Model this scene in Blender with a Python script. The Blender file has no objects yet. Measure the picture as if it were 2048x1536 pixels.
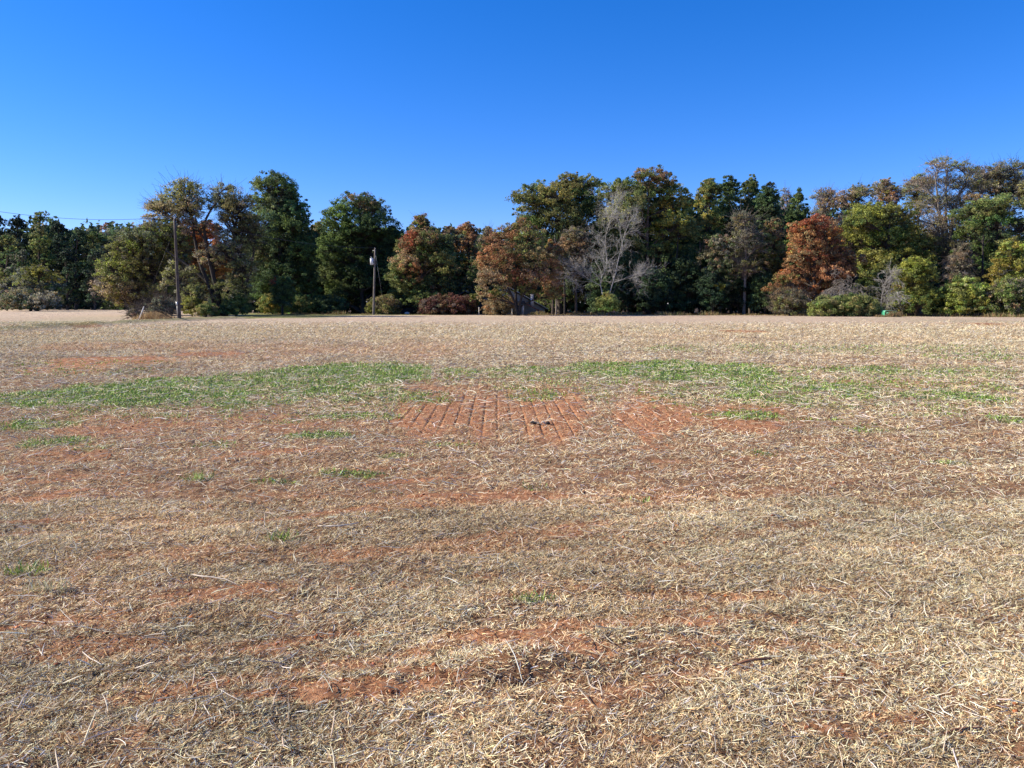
import bpy, math, random
import numpy as np
from mathutils import Vector

# ------------------------------------------------------------------ camera, world, sun, exposure
S = bpy.context.scene
COL = S.collection
FPX, CX, CY = 1538.0, 1024.0, 768.0          # lens in photo pixels
EYE, PITCH = 1.6, math.radians(5.94)
cam_d = bpy.data.cameras.new('camera')
cam_d.sensor_width = 36.0
cam_d.lens = 36.0 * FPX / 2048.0
cam_d.clip_start = 0.05
cam_d.clip_end = 20000
cam = bpy.data.objects.new('camera', cam_d)
COL.objects.link(cam)
cam.location = (0, 0, EYE)
cam.rotation_euler = (math.radians(90) - PITCH, 0, 0)
S.camera = cam

SUN_EL, SUN_BACK = math.radians(34), math.radians(4)
sdir = Vector((-math.cos(SUN_BACK) * math.cos(SUN_EL), math.sin(SUN_BACK) * math.cos(SUN_EL), math.sin(SUN_EL)))
w = bpy.data.worlds.new('World')
S.world = w
w.use_nodes = True
nt = w.node_tree
bg = nt.nodes['Background']
sky = nt.nodes.new('ShaderNodeTexSky')
sky.sky_type = 'NISHITA'
sky.sun_disc = False
sky.sun_elevation = SUN_EL
sky.sun_rotation = math.atan2(sdir.x, sdir.y)
sky.altitude = 300
sky.air_density = 0.95
sky.dust_density = 0.15
sky.ozone_density = 6.0
hs = nt.nodes.new('ShaderNodeHueSaturation')
hs.inputs['Saturation'].default_value = 1.28
hs.inputs['Value'].default_value = 1.0
nt.links.new(sky.outputs[0], hs.inputs['Color'])
tm = nt.nodes.new('ShaderNodeMix')
tm.data_type = 'RGBA'
tm.blend_type = 'MULTIPLY'
tm.inputs[0].default_value = 1.0
tm.inputs[7].default_value = (1.0, .87, 1.16, 1)
nt.links.new(hs.outputs[0], tm.inputs[6])
nt.links.new(tm.outputs[2], bg.inputs['Color'])
bg.inputs['Strength'].default_value = 0.098
sl = bpy.data.lights.new('sun', 'SUN')
sl.energy = 5.0
sl.angle = math.radians(0.53)
sl.color = (1.0, 0.90, 0.74)
so = bpy.data.objects.new('sun', sl)
COL.objects.link(so)
so.rotation_euler = sdir.to_track_quat('Z', 'Y').to_euler()
S.view_settings.view_transform = 'Standard'
S.view_settings.look = 'None'
S.view_settings.gamma = 1.0
S.view_settings.exposure = 0.84
S.cycles.max_bounces = 6
S.cycles.diffuse_bounces = 4
S.cycles.transmission_bounces = 3
S.cycles.transparent_max_bounces = 4

rng = np.random.default_rng(11)
random.seed(11)

# ------------------------------------------------------------------ surveying helpers
SP, CP = math.sin(PITCH), math.cos(PITCH)


def at(px, py, Y):
    """world point seen at photo pixel (px, py) at distance Y"""
    u, v = (px - CX) / FPX, (py - CY) / FPX
    dy, dz = CP - v * SP, -SP - v * CP
    t = Y / dy
    return np.array([u * t, Y, EYE + t * dz])


def Yof(py):
    v = (py - CY) / FPX
    dy, dz = CP - v * SP, -SP - v * CP
    return EYE * dy / -dz


def gx(px, Y):
    u = (px - CX) / FPX
    return u * (Y * CP + EYE * SP)


def mpp(Y):
    return Y / FPX


# ------------------------------------------------------------------ noise
def _h(ix, iy, seed):
    h = (ix.astype(np.int64) * 374761393 + iy.astype(np.int64) * 668265263 + seed * 974634777) & 0xFFFFFFFF
    h = ((h ^ (h >> 13)) * 1274126177) & 0xFFFFFFFF
    h = (h ^ (h >> 16)) & 0xFFFFFF
    return h.astype(np.float64) / 0xFFFFFF


def vn(x, y, seed=0):
    fx, fy = np.floor(x), np.floor(y)
    tx, ty = x - fx, y - fy
    tx, ty = tx * tx * (3 - 2 * tx), ty * ty * (3 - 2 * ty)
    a, b = _h(fx, fy, seed), _h(fx + 1, fy, seed)
    c, d = _h(fx, fy + 1, seed), _h(fx + 1, fy + 1, seed)
    return (a + (b - a) * tx) * (1 - ty) + (c + (d - c) * tx) * ty


def fbm(x, y, seed=0, o=4, g=0.5):
    s, a, n = 0, 1.0, 0
    for k in range(o):
        s = s + a * vn(x * 2 ** k + 17.3 * k, y * 2 ** k - 9.1 * k, seed + k)
        n += a
        a *= g
    return s / n


def sst(a, b, x):
    t = np.clip((x - a) / (b - a), 0, 1)
    return t * t * (3 - 2 * t)


# ------------------------------------------------------------------ where the soil is bare and where it is green (photo px: x, y, rx, ry, weight)
GRASS = [(60, 800, 130, 17, 1.2), (240, 790, 190, 20, 1.2), (420, 778, 190, 27, 1.25), (560, 765, 140, 26, 1.25), (710, 750, 125, 19, 1.2),
         (480, 808, 120, 11, .8), (50, 852, 90, 16, .9), (100, 885, 70, 12, .6), (190, 895, 45, 8, .6), (740, 792, 140, 15, .5),
         (620, 872, 75, 6, .9), (790, 911, 32, 4, .9), (430, 890, 45, 7, .5), (700, 835, 90, 7, .5), (560, 845, 60, 6, .3), (940, 745, 90, 8, .5),
         (1065, 742, 90, 8, .9), (1200, 737, 70, 12, .9), (1330, 742, 180, 15, 1.2), (1490, 755, 160, 13, .75), (1620, 776, 150, 11, 1),
         (1540, 797, 120, 12, .6), (1780, 740, 55, 7, .9), (1880, 746, 55, 6, .8), (1900, 795, 120, 7, .85), (1740, 796, 70, 6, .6),
         (1640, 812, 90, 8, .6), (2035, 842, 40, 7, .8), (1490, 832, 90, 8, .6), (1900, 925, 38, 5, .8), (2000, 780, 80, 10, .35),
         (1700, 700, 260, 12, .14), (1960, 715, 110, 7, .25), (1340, 700, 60, 6, .2), (680, 950, 90, 6, .45), (560, 965, 50, 5, .4), (900, 890, 60, 5, .4),
         (1250, 765, 160, 8, .35), (1400, 785, 160, 10, .4), (1750, 860, 90, 8, .3), (1620, 840, 60, 6, .45), (1830, 830, 60, 6, .4), (1070, 790, 60, 12, .4), (150, 745, 220, 8, .18),
         (850, 800, 60, 10, .4), (1070, 975, 40, 5, .3), (1260, 1000, 30, 4, .4), (1500, 910, 60, 5, .25), (330, 830, 90, 8, .3), (150, 728, 200, 7, .12),
         (1560, 780, 400, 36, .30), (380, 805, 460, 36, .28), (1750, 745, 320, 12, .38), (1150, 765, 260, 20, .3), (90, 646, 120, 4, .6), (1070, 1197, 45, 4, .8), (45, 1140, 50, 9, .6), (780, 985, 40, 4, .3)]
CLAY = [(1090, 830, 300, 38, .85), (860, 838, 95, 18, .8), (1330, 834, 240, 26, .9), (1050, 795, 240, 28, .6), (230, 724, 110, 8, 1.1),
        (412, 710, 65, 4.5, 1.1), (100, 742, 120, 8, .7), (620, 702, 290, 16, .45), (250, 694, 180, 8, .5), (1478, 663, 38, 2.2, 1.1), (2005, 650, 70, 4, .9),
        (600, 845, 220, 18, .5), (250, 850, 190, 18, .55), (90, 915, 120, 14, .5), (1250, 1250, 190, 20, 1), (1010, 1270, 170, 24, 1), (1120, 1300, 130, 28, 1),
        (1420, 1190, 190, 10, .8), (1650, 1180, 90, 7, .6), (680, 1380, 170, 16, .95), (560, 1400, 110, 12, .9), (820, 1345, 70, 10, .8), (300, 1300, 260, 22, .6), (150, 1235, 190, 14, .65),
        (940, 1095, 170, 10, .7), (500, 1110, 300, 16, .6), (1780, 1005, 90, 10, .6), (1600, 1290, 130, 9, .7), (1500, 1240, 120, 8, .7), (1840, 1440, 110, 18, .75),
        (1750, 1480, 90, 14, .6), (1290, 1485, 90, 16, .6), (200, 1480, 90, 18, .6), (1640, 1465, 90, 10, .7), (1100, 1490, 70, 10, .5), (420, 1230, 180, 10, .5),
        (1850, 768, 220, 6, .6), (750, 1170, 140, 8, .5), (600, 1000, 260, 12, .4), (1350, 925, 40, 4, .7), (350, 1040, 120, 9, .5), (1150, 1130, 120, 8, .4),
        (1480, 680, 500, 10, .16), (900, 690, 200, 12, .25), (1100, 770, 180, 12, .35), (1700, 1090, 160, 9, .3), (1230, 1060, 120, 6, .35),
        (120, 652, 130, 1.6, .8), (285, 1370, 120, 10, .6), (400, 1450, 90, 12, .55), (930, 1420, 80, 10, .5), (1400, 1290, 80, 8, .6)]


def conv(lst):
    out = []
    for px, py, rx, ry, wt in lst:
        y1, y2 = Yof(py + ry), Yof(py - ry)
        yc = (y1 + y2) / 2
        out.append((gx(px, yc), yc, rx * mpp(yc), (y2 - y1) / 2, wt))
    return out


GR, CL = conv(GRASS), conv(CLAY)
BANK = [(40, -29.5), (52, -31.5), (60, -32.6), (72, -33.2), (85, -31), (95, -33)]   # the low bank along the field edge: (Y, X)


def bank_x(y):
    return np.interp(y, [b[0] for b in BANK], [b[1] for b in BANK])


EDGE = np.array([(-400, 226), (-96, 226), (-93, 222), (-62, 190), (-42, 150), (-40, 122), (-30, 119), (-6, 116), (0, 114), (10, 112), (40, 110), (52, 102), (62, 94), (110, 86), (400, 80)])


def edge_y(x):
    return np.interp(x, EDGE[:, 0], EDGE[:, 1])


def masks(x, y):
    x, y = np.asarray(x, float), np.asarray(y, float)
    sc = np.clip(y / 8.0, 1, 8)
    n1 = fbm(x / (.5 * sc), y / (.36 * sc), 5, 5, .68) - .5
    n2 = fbm(x / (0.5 * sc) + 40, y / (0.4 * sc), 25, 4, .6) - .5
    c = np.zeros_like(x)
    g = np.zeros_like(x)
    for lst, tgt, nn in ((GR, g, n1), (CL, c, n2)):
        for X, Y, rx, ry, wt in lst:
            m = np.abs(y - Y) < ry * 2.2
            if not m.any():
                continue
            d = ((x[m] - X) / rx) ** 2 + ((y[m] - Y) / ry) ** 2
            d = d - 2.2 * max(wt - 1, 0)
            v = wt * sst(*((-.9, .9) if tgt is g else (-.6, .5)), 1 - d + nn[m] * 3.4)
            tgt[m] = np.maximum(tgt[m], v)
    # streaks of bare soil left by the machine in the near ground
    rx_, ry_ = x * .94 + y * .34, -x * .34 + y * .94
    st = fbm(rx_ / 1.6, ry_ / .16, 61, 4, .55)
    c = np.maximum(c, sst(.55, .70, st) * .85 * sst(14, 7, y) * (.45 + .55 * sst(3, -1, x)))
    # red soil showing a little further out
    st2 = fbm(x / 9, y / 5, 71, 4, .55)
    c = np.maximum(c, sst(.52, .75, st2) * .22 * sst(60, 25, y))
    c = c * (1 - .8 * np.clip(g, 0, 1))
    return np.clip(c, 0, 1), np.clip(g, 0, 1)


def till(x, y):
    """drilled rows in the middle of the field: 0..1 groove"""
    xx = x + .02 * (y - 10) + .02 * (fbm(x / 2, y / 1.2, 95, 2) - .5)
    ph = np.abs(((xx / .19) % 1) - .5) * 2
    zone = sst(-2.6, -1.2, x + .05 * (y - 10)) * sst(4.6, .6, x) * sst(8.2, 10.6, y + .35 * x) * sst(23, 12, y)
    zone = zone * sst(.26, .50, fbm(x / 1.1, y / 2.5, 91, 3) + .12 * (x < 0) - .015 * (y - 11))
    zone = zone * (.8 + .2 * sst(.35, .6, fbm(x / .5 + 9, y / .9, 93, 3)))
    return sst(.78, .99, ph) * zone, zone


def height(x, y, fine=True):
    x, y = np.asarray(x, float), np.asarray(y, float)
    z = .10 * (fbm(x / 14, y / 11, 3, 2) - .5) * sst(6, 30, y) * sst(90, 60, y)
    rx_, ry_ = x * .94 + y * .34, -x * .34 + y * .94
    z = z + .05 * (fbm(rx_ / 1.4, ry_ / .35, 61, 3) - .5)
    z = z + .035 * (fbm(x / .33, y / .30, 31, 3, .6) - .5)
    if fine:
        z = z + .026 * (fbm(x / .075, y / .075, 41, 3, .65) - .5) * sst(45, 12, y)
    tf = fbm(x / .16 + 3, y / .13, 141, 3, .55)
    z = z + .016 * (tf - .5) * sst(25, 10, y)
    gr, zo = till(x, y)
    z = z * (1 - .7 * zo) - .022 * gr
    # hummock and little hollow in the middle foreground
    p = (gx(1050, Yof(1330)), Yof(1330))
    z = z + .055 * np.exp(-(((x - p[0]) / .22) ** 2 + ((y - p[1]) / .10) ** 2)) - .05 * np.exp(-(((x - p[0] - .02) / .14) ** 2 + ((y - p[1] + .15) / .06) ** 2))
    b = bank_x(y)
    bz = .24 * np.exp(-((x - b) / .9) ** 2) - .14 * np.exp(-((x - b - 1.9) / .7) ** 2)
    z = z + bz * sst(38, 46, y) * sst(100, 85, y) * (.6 + .8 * vn(x * .1, y * .35, 8))
    return z


def gz(x, y):
    return float(height(np.array([x]), np.array([y]), False)[0])


# ------------------------------------------------------------------ mesh helpers
def mk(name, V, F, mat, parent=None, col=None, attrs=None, smooth=False):
    V = np.asarray(V, np.float32)
    F = np.asarray(F, np.int32)
    me = bpy.data.meshes.new(name)
    me.vertices.add(len(V))
    me.vertices.foreach_set('co', V.ravel())
    k = F.shape[1]
    me.loops.add(F.size)
    me.loops.foreach_set('vertex_index', F.ravel())
    me.polygons.add(len(F))
    me.polygons.foreach_set('loop_start', np.arange(0, F.size, k, dtype=np.int32))
    if smooth:
        me.polygons.foreach_set('use_smooth', np.ones(len(F), bool))
    me.update(calc_edges=True)
    if col is not None:
        a = me.color_attributes.new('tint', 'FLOAT_COLOR', 'POINT')
        c4 = np.ones((len(V), 4), np.float32)
        c4[:, :3] = col
        a.data.foreach_set('color', c4.ravel())
    for an, av in (attrs or {}).items():
        a = me.attributes.new(an, 'FLOAT', 'POINT')
        a.data.foreach_set('value', np.asarray(av, np.float32))
    me.materials.append(mat)
    o = bpy.data.objects.new(name, me)
    COL.objects.link(o)
    if parent is not None:
        o.parent = parent
    return o


def tag(o, label=None, cat=None, group=None, kind=None):
    if label:
        o['label'] = label
    if cat:
        o['category'] = cat
    if group:
        o['group'] = group
    if kind:
        o['kind'] = kind
    return o


def empty(name, loc, label, cat, group=None):
    o = bpy.data.objects.new(name, None)
    COL.objects.link(o)
    o.location = loc
    o.empty_display_size = .3
    return tag(o, label, cat, group)


def tubes(P, R, sides=5):
    """P (L,K,3) centre lines, R (L,K) radii -> verts, quads (with end caps left open)"""
    P, R = np.asarray(P, float), np.asarray(R, float)
    L, K, _ = P.shape
    T = np.gradient(P, axis=1)
    T /= np.linalg.norm(T, axis=2, keepdims=True) + 1e-9
    ref = np.where(np.abs(T[..., 2:3]) > .9, np.array([1., 0, 0]), np.array([0, 0, 1.]))
    A = np.cross(T, ref)
    A /= np.linalg.norm(A, axis=2, keepdims=True) + 1e-9
    B = np.cross(T, A)
    th = np.arange(sides) * 2 * math.pi / sides
    V = P[:, :, None, :] + R[:, :, None, None] * (np.cos(th)[None, None, :, None] * A[:, :, None, :] + np.sin(th)[None, None, :, None] * B[:, :, None, :])
    V = V.reshape(-1, 3)
    l, k, s = np.meshgrid(np.arange(L), np.arange(K - 1), np.arange(sides), indexing='ij')
    s2 = (s + 1) % sides
    b = l * K * sides + k * sides
    F = np.stack([b + s, b + s2, b + sides + s2, b + sides + s], -1).reshape(-1, 4)
    return V, F


def join(parts):
    V, F, n = [], [], 0
    for v, f in parts:
        V.append(v)
        F.append(f + n)
        n += len(v)
    return np.concatenate(V), np.concatenate(F)


def box(x0, x1, y0, y1, z0, z1):
    v = np.array([(x, y, z) for z in (z0, z1) for y in (y0, y1) for x in (x0, x1)], float)
    f = np.array([(0, 2, 3, 1), (4, 5, 7, 6), (0, 1, 5, 4), (2, 6, 7, 3), (0, 4, 6, 2), (1, 3, 7, 5)])
    return v, f


def cyl(p0, p1, r0, r1=None, sides=10):
    r1 = r0 if r1 is None else r1
    p0, p1 = np.array(p0, float), np.array(p1, float)
    d = (p1 - p0)
    e = d * 1e-4
    P = np.array([[p0, p0 + e, p1 - e, p1]])
    return tubes(P, np.array([[1e-4, r0, r1, 1e-4]]), sides)


# ------------------------------------------------------------------ materials
def nodes(name):
    m = bpy.data.materials.new(name)
    m.use_nodes = True
    n, l = m.node_tree.nodes, m.node_tree.links
    return m, n, l, n['Principled BSDF']


def mat_plain(name, c, rough=.7, var=.25, scale=6, bump=0, metal=0, c2=None):
    m, n, l, p = nodes(name)
    t = n.new('ShaderNodeTexNoise')
    t.inputs['Scale'].default_value = scale
    t.inputs['Detail'].default_value = 6
    tc = n.new('ShaderNodeTexCoord')
    l.new(tc.outputs['Object'], t.inputs['Vector'])
    r = n.new('ShaderNodeValToRGB')
    a = c2 or tuple(x * (1 - var) for x in c)
    r.color_ramp.elements[0].position, r.color_ramp.elements[1].position = .35, .65
    r.color_ramp.elements[0].color = (*a, 1)
    r.color_ramp.elements[1].color = (*(c if c2 else tuple(min(1, x * (1 + var)) for x in c)), 1)
    l.new(t.outputs['Fac'], r.inputs['Fac'])
    l.new(r.outputs['Color'], p.inputs['Base Color'])
    p.inputs['Roughness'].default_value = rough
    p.inputs['Metallic'].default_value = metal
    if bump:
        b = n.new('ShaderNodeBump')
        b.inputs['Strength'].default_value = bump
        l.new(t.outputs['Fac'], b.inputs['Height'])
        l.new(b.outputs['Normal'], p.inputs['Normal'])
    return m


def mat_tint(name, rough=.6, transl=.25, spec=.3):
    """leaf or straw: base colour per leaf from the mesh, some light passing through"""
    m, n, l, p = nodes(name)
    a = n.new('ShaderNodeAttribute')
    a.attribute_name = 'tint'
    l.new(a.outputs['Color'], p.inputs['Base Color'])
    p.inputs['Roughness'].default_value = rough
    p.inputs['Specular IOR Level'].default_value = spec
    if transl:
        t = n.new('ShaderNodeBsdfTranslucent')
        l.new(a.outputs['Color'], t.inputs['Color'])
        x = n.new('ShaderNodeMixShader')
        x.inputs[0].default_value = transl
        l.new(p.outputs[0], x.inputs[1])
        l.new(t.outputs[0], x.inputs[2])
        l.new(x.outputs[0], n['Material Output'].inputs['Surface'])
    return m


def mat_ground():
    m, n, l, p = nodes('field_soil')
    p.inputs['Roughness'].default_value = .95
    p.inputs['Specular IOR Level'].default_value = .15
    geo = n.new('ShaderNodeNewGeometry')

    def attr(a):
        q = n.new('ShaderNodeAttribute')
        q.attribute_name = a
        return q.outputs['Fac']

    def noise(scale, det=4, rough=.6, sx=1, sy=1):
        mp = n.new('ShaderNodeMapping')
        mp.inputs['Scale'].default_value = (sx, sy, 1)
        l.new(geo.outputs['Position'], mp.inputs['Vector'])
        t = n.new('ShaderNodeTexNoise')
        t.inputs['Scale'].default_value = scale
        t.inputs['Detail'].default_value = det
        t.inputs['Roughness'].default_value = rough
        l.new(mp.outputs[0], t.inputs['Vector'])
        return t.outputs['Fac']

    def ramp(f, stops):
        r = n.new('ShaderNodeValToRGB')
        e = r.color_ramp.elements
        while len(e) < len(stops):
            e.new(.5)
        for k, (pos, c) in enumerate(stops):
            e[k].position = pos
            e[k].color = (*c, 1)
        l.new(f, r.inputs['Fac'])
        return r.outputs['Color']

    def mix(f, a, b, mode='MIX'):
        x = n.new('ShaderNodeMix')
        x.data_type = 'RGBA'
        x.blend_type = mode
        if isinstance(f, float):
            x.inputs[0].default_value = f
        else:
            l.new(f, x.inputs[0])
        for i, v in ((6, a), (7, b)):
            if isinstance(v, tuple):
                x.inputs[i].default_value = (*v, 1)
            else:
                l.new(v, x.inputs[i])
        return x.outputs[2]

    def math_(op, a, b=None, clamp=False):
        x = n.new('ShaderNodeMath')
        x.operation = op
        x.use_clamp = clamp
        for i, v in ((0, a), (1, b)):
            if v is None:
                continue
            if isinstance(v, (int, float)):
                x.inputs[i].default_value = v
            else:
                l.new(v, x.inputs[i])
        return x.outputs[0]

    soil = ramp(noise(9, 8, .7), [(.3, (.15, .06, .028)), (.5, (.36, .165, .078)), (.7, (.55, .29, .155))])
    litter = ramp(noise(22, 8, .75), [(.36, (.045, .026, .014)), (.5, (.17, .105, .06)), (.63, (.40, .28, .16)), (.77, (.66, .52, .33))])  # darkest tone deepened to stand in for shade in the straw's gaps
    farst = ramp(noise(3.2, 12, .8, 1, .35), [(.32, (.14, .085, .05)), (.43, (.38, .285, .19)), (.54, (.55, .45, .32)), (.66, (.78, .67, .50))])
    rows = noise(1.4, 5, .6, 1, .02)
    farst = mix(math_('MULTIPLY', rows, .55, True), farst, mix(rows, (.34, .235, .155), (.70, .58, .42)))
    blot = noise(.16, 5, .6, 1, .5)
    farst = mix(math_('MULTIPLY', ramp(noise(.05, 5, .6, 1, .4), [(.5, (0, 0, 0)), (.7, (1, 1, 1))]), .45), farst, (.30, .29, .15))
    farst = mix(math_('MULTIPLY', ramp(blot, [(.42, (0, 0, 0)), (.66, (1, 1, 1))]), .35), farst, (.52, .335, .25))
    far = attr('far')
    straw = mix(far, litter, farst)
    green = ramp(noise(14, 8, .75), [(.3, (.05, .075, .025)), (.5, (.12, .19, .045)), (.64, (.22, .30, .09)), (.75, (.42, .36, .21))])
    gap = noise(30, 6, .7)
    # straw cover with soil showing between
    cl = attr('clay')
    cover = math_('ADD', math_('MULTIPLY', cl, 1.1), math_('MULTIPLY', math_('SUBTRACT', gap, .5), 1.6), True)
    near_soil = mix(.3, litter, soil)
    c = mix(cover, mix(far, near_soil, straw), soil)
    gs = attr('grass')
    gsel = math_('ADD', math_('MULTIPLY', gs, .8), math_('MULTIPLY', math_('SUBTRACT', noise(11, 6, .7), .55), 1.8), True)
    gsel = math_('MULTIPLY', gsel, math_('GREATER_THAN', gs, .04))
    c = mix(gsel, c, green)
    lawn = ramp(noise(1.5, 8, .7), [(.3, (.10, .12, .035)), (.5, (.19, .19, .07)), (.7, (.34, .28, .15))])
    c = mix(attr('lawn'), c, lawn)
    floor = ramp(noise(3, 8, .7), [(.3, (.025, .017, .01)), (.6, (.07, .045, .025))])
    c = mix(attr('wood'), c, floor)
    l.new(c, p.inputs['Base Color'])
    b = n.new('ShaderNodeBump')
    b.inputs['Strength'].default_value = .8
    b.inputs['Distance'].default_value = .03
    l.new(noise(38, 8, .75), b.inputs['Height'])
    b2 = n.new('ShaderNodeBump')
    b2.inputs['Strength'].default_value = 1.0
    b2.inputs['Distance'].default_value = .16
    l.new(math_('MULTIPLY', noise(4.5, 8, .8, 1, .6), far), b2.inputs['Height'])
    l.new(b.outputs[0], b2.inputs['Normal'])
    l.new(b2.outputs[0], p.inputs['Normal'])
    return m


M_GROUND = mat_ground()
M_LEAF = mat_tint('leaf', .6, .42, .12)
M_STRAW = mat_tint('dry_straw', .8, .15, .06)
M_GRASS = mat_tint('green_blade', .5, .25, .3)
M_BARK = mat_plain('bark', (.075, .058, .045), .9, .35, 4, .6)
M_BARKD = mat_plain('dark_bark', (.035, .028, .024), .9, .35, 4, .6)
M_BARKP = mat_plain('pale_bark', (.31, .29, .26), .85, .25, 3, .4)
M_BARKG = mat_plain('grey_bark', (.20, .175, .15), .85, .25, 3, .4)

M_DEADW = mat_plain('dead_wood', (.31, .30, .27), .85, .3, 3, .4)

# ------------------------------------------------------------------ the field: one sheet to the horizon
def build_ground():
    ha = math.radians(48)
    ang = np.concatenate([np.linspace(-ha, ha, 1340), np.linspace(ha, 2 * math.pi - ha, 60)[1:-1]])
    rad = np.concatenate([np.array([.3, .9, 1.5]), np.exp(np.linspace(math.log(2.0), math.log(45), 980)), np.exp(np.linspace(math.log(45), math.log(260), 260))[1:],
                          np.exp(np.linspace(math.log(260), math.log(9000), 24))[1:]])
    A, Rr = np.meshgrid(ang, rad)
    X, Y = (Rr * np.sin(A)).ravel(), (Rr * np.cos(A)).ravel()
    na, nr = len(ang), len(rad)
    Z = height(X, Y)
    Z = Z * sst(400, 250, np.hypot(X, Y))
    c, g = masks(X, Y)
    gr, zone = till(X, Y)
    c = np.maximum(c, .35 * zone)
    far = sst(14, 34, Y)
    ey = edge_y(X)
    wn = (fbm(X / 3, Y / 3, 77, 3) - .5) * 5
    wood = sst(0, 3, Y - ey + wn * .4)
    lawn = sst(-16, -13, Y - 126 + 0 * X) * (X > -46) * (X < -7) * sst(0, 4, 140 - Y)
    lawn = np.maximum(lawn, sst(1.5, .4, np.abs(X - bank_x(Y))) * (Y > 42) * (Y < 98) * .8)
    lawn = np.maximum(lawn, sst(-40, -36, X) * sst(-19, -26, X) * sst(84, 92, Y) * sst(150, 130, Y))
    wood = wood * (1 - lawn * (Y < 128))
    V = np.stack([X, Y, Z], 1)
    i, j = np.meshgrid(np.arange(nr - 1), np.arange(na), indexing='ij')
    j2 = (j + 1) % na
    F = np.stack([i * na + j, i * na + j2, (i + 1) * na + j2, (i + 1) * na + j], -1).reshape(-1, 4)[:, ::-1]
    # close the middle
    n0 = len(V)
    V = np.concatenate([V, [[0, 0, 0]]])
    jj = np.arange(0, na - (na % 2), 2)
    Fc = np.stack([np.full(len(jj), n0), (jj + 2) % na, (jj + 1) % na, jj], 1)
    F = np.concatenate([F, Fc])
    ap = lambda a: np.append(a, 0)
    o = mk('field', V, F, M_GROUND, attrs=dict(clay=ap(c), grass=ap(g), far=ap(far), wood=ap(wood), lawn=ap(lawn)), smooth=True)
    tag(o, 'harvested field of cut straw over red clay soil', 'field', kind='structure')


build_ground()


# ------------------------------------------------------------------ straw litter, stalks and green blades
def pick(n, pal, var=.18):
    cols = np.array([p[0] for p in pal])
    wt = np.array([p[1] for p in pal], float)
    k = rng.choice(len(pal), n, p=wt / wt.sum())
    return np.clip(cols[k] * (1 + var * rng.standard_normal((n, 1))) * (1 + .04 * rng.standard_normal((n, 3))), .005, .9)


def scatter(n, d0, d1, pw, half=.74):
    """points in the wedge before the viewer, ground density ~ distance ** -pw"""
    e = 2 - pw
    u = rng.random(n)
    d = (d0 ** e + u * (d1 ** e - d0 ** e)) ** (1 / e) if abs(e) > 1e-6 else d0 * (d1 / d0) ** u
    t = (rng.random(n) * 2 - 1) * half
    return t * (d + 1.1), d


def strips(x, y, L, W, az, pit, roll, col, lift=.004, bend=.07, segs=2, z0=None):
    """flat ribbons lying on the ground"""
    n = len(x)
    z = height(x, y) if z0 is None else z0
    D = np.stack([np.cos(az) * np.cos(pit), np.sin(az) * np.cos(pit), np.sin(pit)], 1)
    Sd = np.stack([-np.sin(az), np.cos(az), np.zeros(n)], 1)
    Up = np.cross(D, Sd)
    Wd = np.cos(roll)[:, None] * Sd + np.sin(roll)[:, None] * Up
    base = np.stack([x, y, z + lift], 1)
    bd = (rng.standard_normal((n, 1)) * bend) * L[:, None] * Sd + (rng.random((n, 1)) * bend * .5) * L[:, None] * np.array([[0, 0, 1.]])
    rings = []
    for k in range(segs + 1):
        t = k / segs
        c = base + D * (L * t)[:, None] + bd * (4 * t * (1 - t))
        ww = (W * (.5 if segs == 1 else (.5, .62, .22)[k] if segs == 2 else .5))[:, None]
        rings.append(c - Wd * ww)
        rings.append(c + Wd * ww)
    V = np.stack(rings, 1).reshape(-1, 3)
    m = 2 * (segs + 1)
    b = np.arange(n)[:, None] * m
    F = np.concatenate([b + np.array([[2 * k, 2 * k + 1, 2 * k + 3, 2 * k + 2]]) for k in range(segs)], 0)
    return V, F, np.repeat(col, m, 0)


STRAW = [((.88, .73, .44), 3.8), ((.66, .51, .28), 3.2), ((.44, .33, .18), 1.7), ((.20, .14, .08), 1.4), ((.07, .043, .026), 1.4), ((.50, .31, .16), .9), ((.94, .84, .60), 2.8)]
GREENS = [((.23, .37, .05), 3), ((.16, .27, .045), 3), ((.34, .45, .08), 2), ((.08, .15, .04), 1.4), ((.36, .38, .16), .6), ((.5, .42, .25), .3)]


def straw_layer(n, d0, d1, pw, s0, segs):
    x, y = scatter(n, d0, d1, pw)
    c, g = masks(x, y)
    _, zone = till(x, y)
    dens = 1 - .88 * c - .45 * g
    tuft = fbm(x / .5, y / .35, 131, 3, .6)
    dens = dens * (.5 + 1.0 * sst(.35, .62, tuft)) * sst(75, 32, y)
    keep = rng.random(n) < dens
    x, y = x[keep], y[keep]
    n = len(x)
    s = s0 * np.clip(y / 6, 1, 99) ** .72
    L = rng.uniform(.014, .062, n) * s * (1 + .8 * (rng.random(n) < .08))
    W = rng.uniform(.0014, .0040, n) * s
    az = rng.uniform(0, 2 * math.pi, n)
    q = rng.random(n) < .22
    az[q] = .35 + .6 * rng.standard_normal(q.sum())
    pit = np.abs(rng.standard_normal(n)) * .34
    roll = rng.uniform(-1.1, 1.1, n)
    col = pick(n, STRAW, .3)
    patch = fbm(x / 1.3, y / .8, 151, 3, .6)[:, None]
    col = col * (.62 + .76 * patch)
    red = (sst(.45, .7, fbm(x / 2.2 + 7, y / 1.6, 161, 3)) * .16 + .4 * masks(x, y)[0])[:, None]
    col = col * (1 - red) + col * np.array([[1.0, .68, .52]]) * red
    return strips(x, y, L, W, az, pit, roll, col, lift=.003 + 0 * x, segs=segs)


def merge_strips(lst):
    V, F, C, n = [], [], [], 0
    for v, f, c in lst:
        V.append(v)
        F.append(f + n)
        C.append(c)
        n += len(v)
    return np.concatenate(V), np.concatenate(F), np.concatenate(C)


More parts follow.
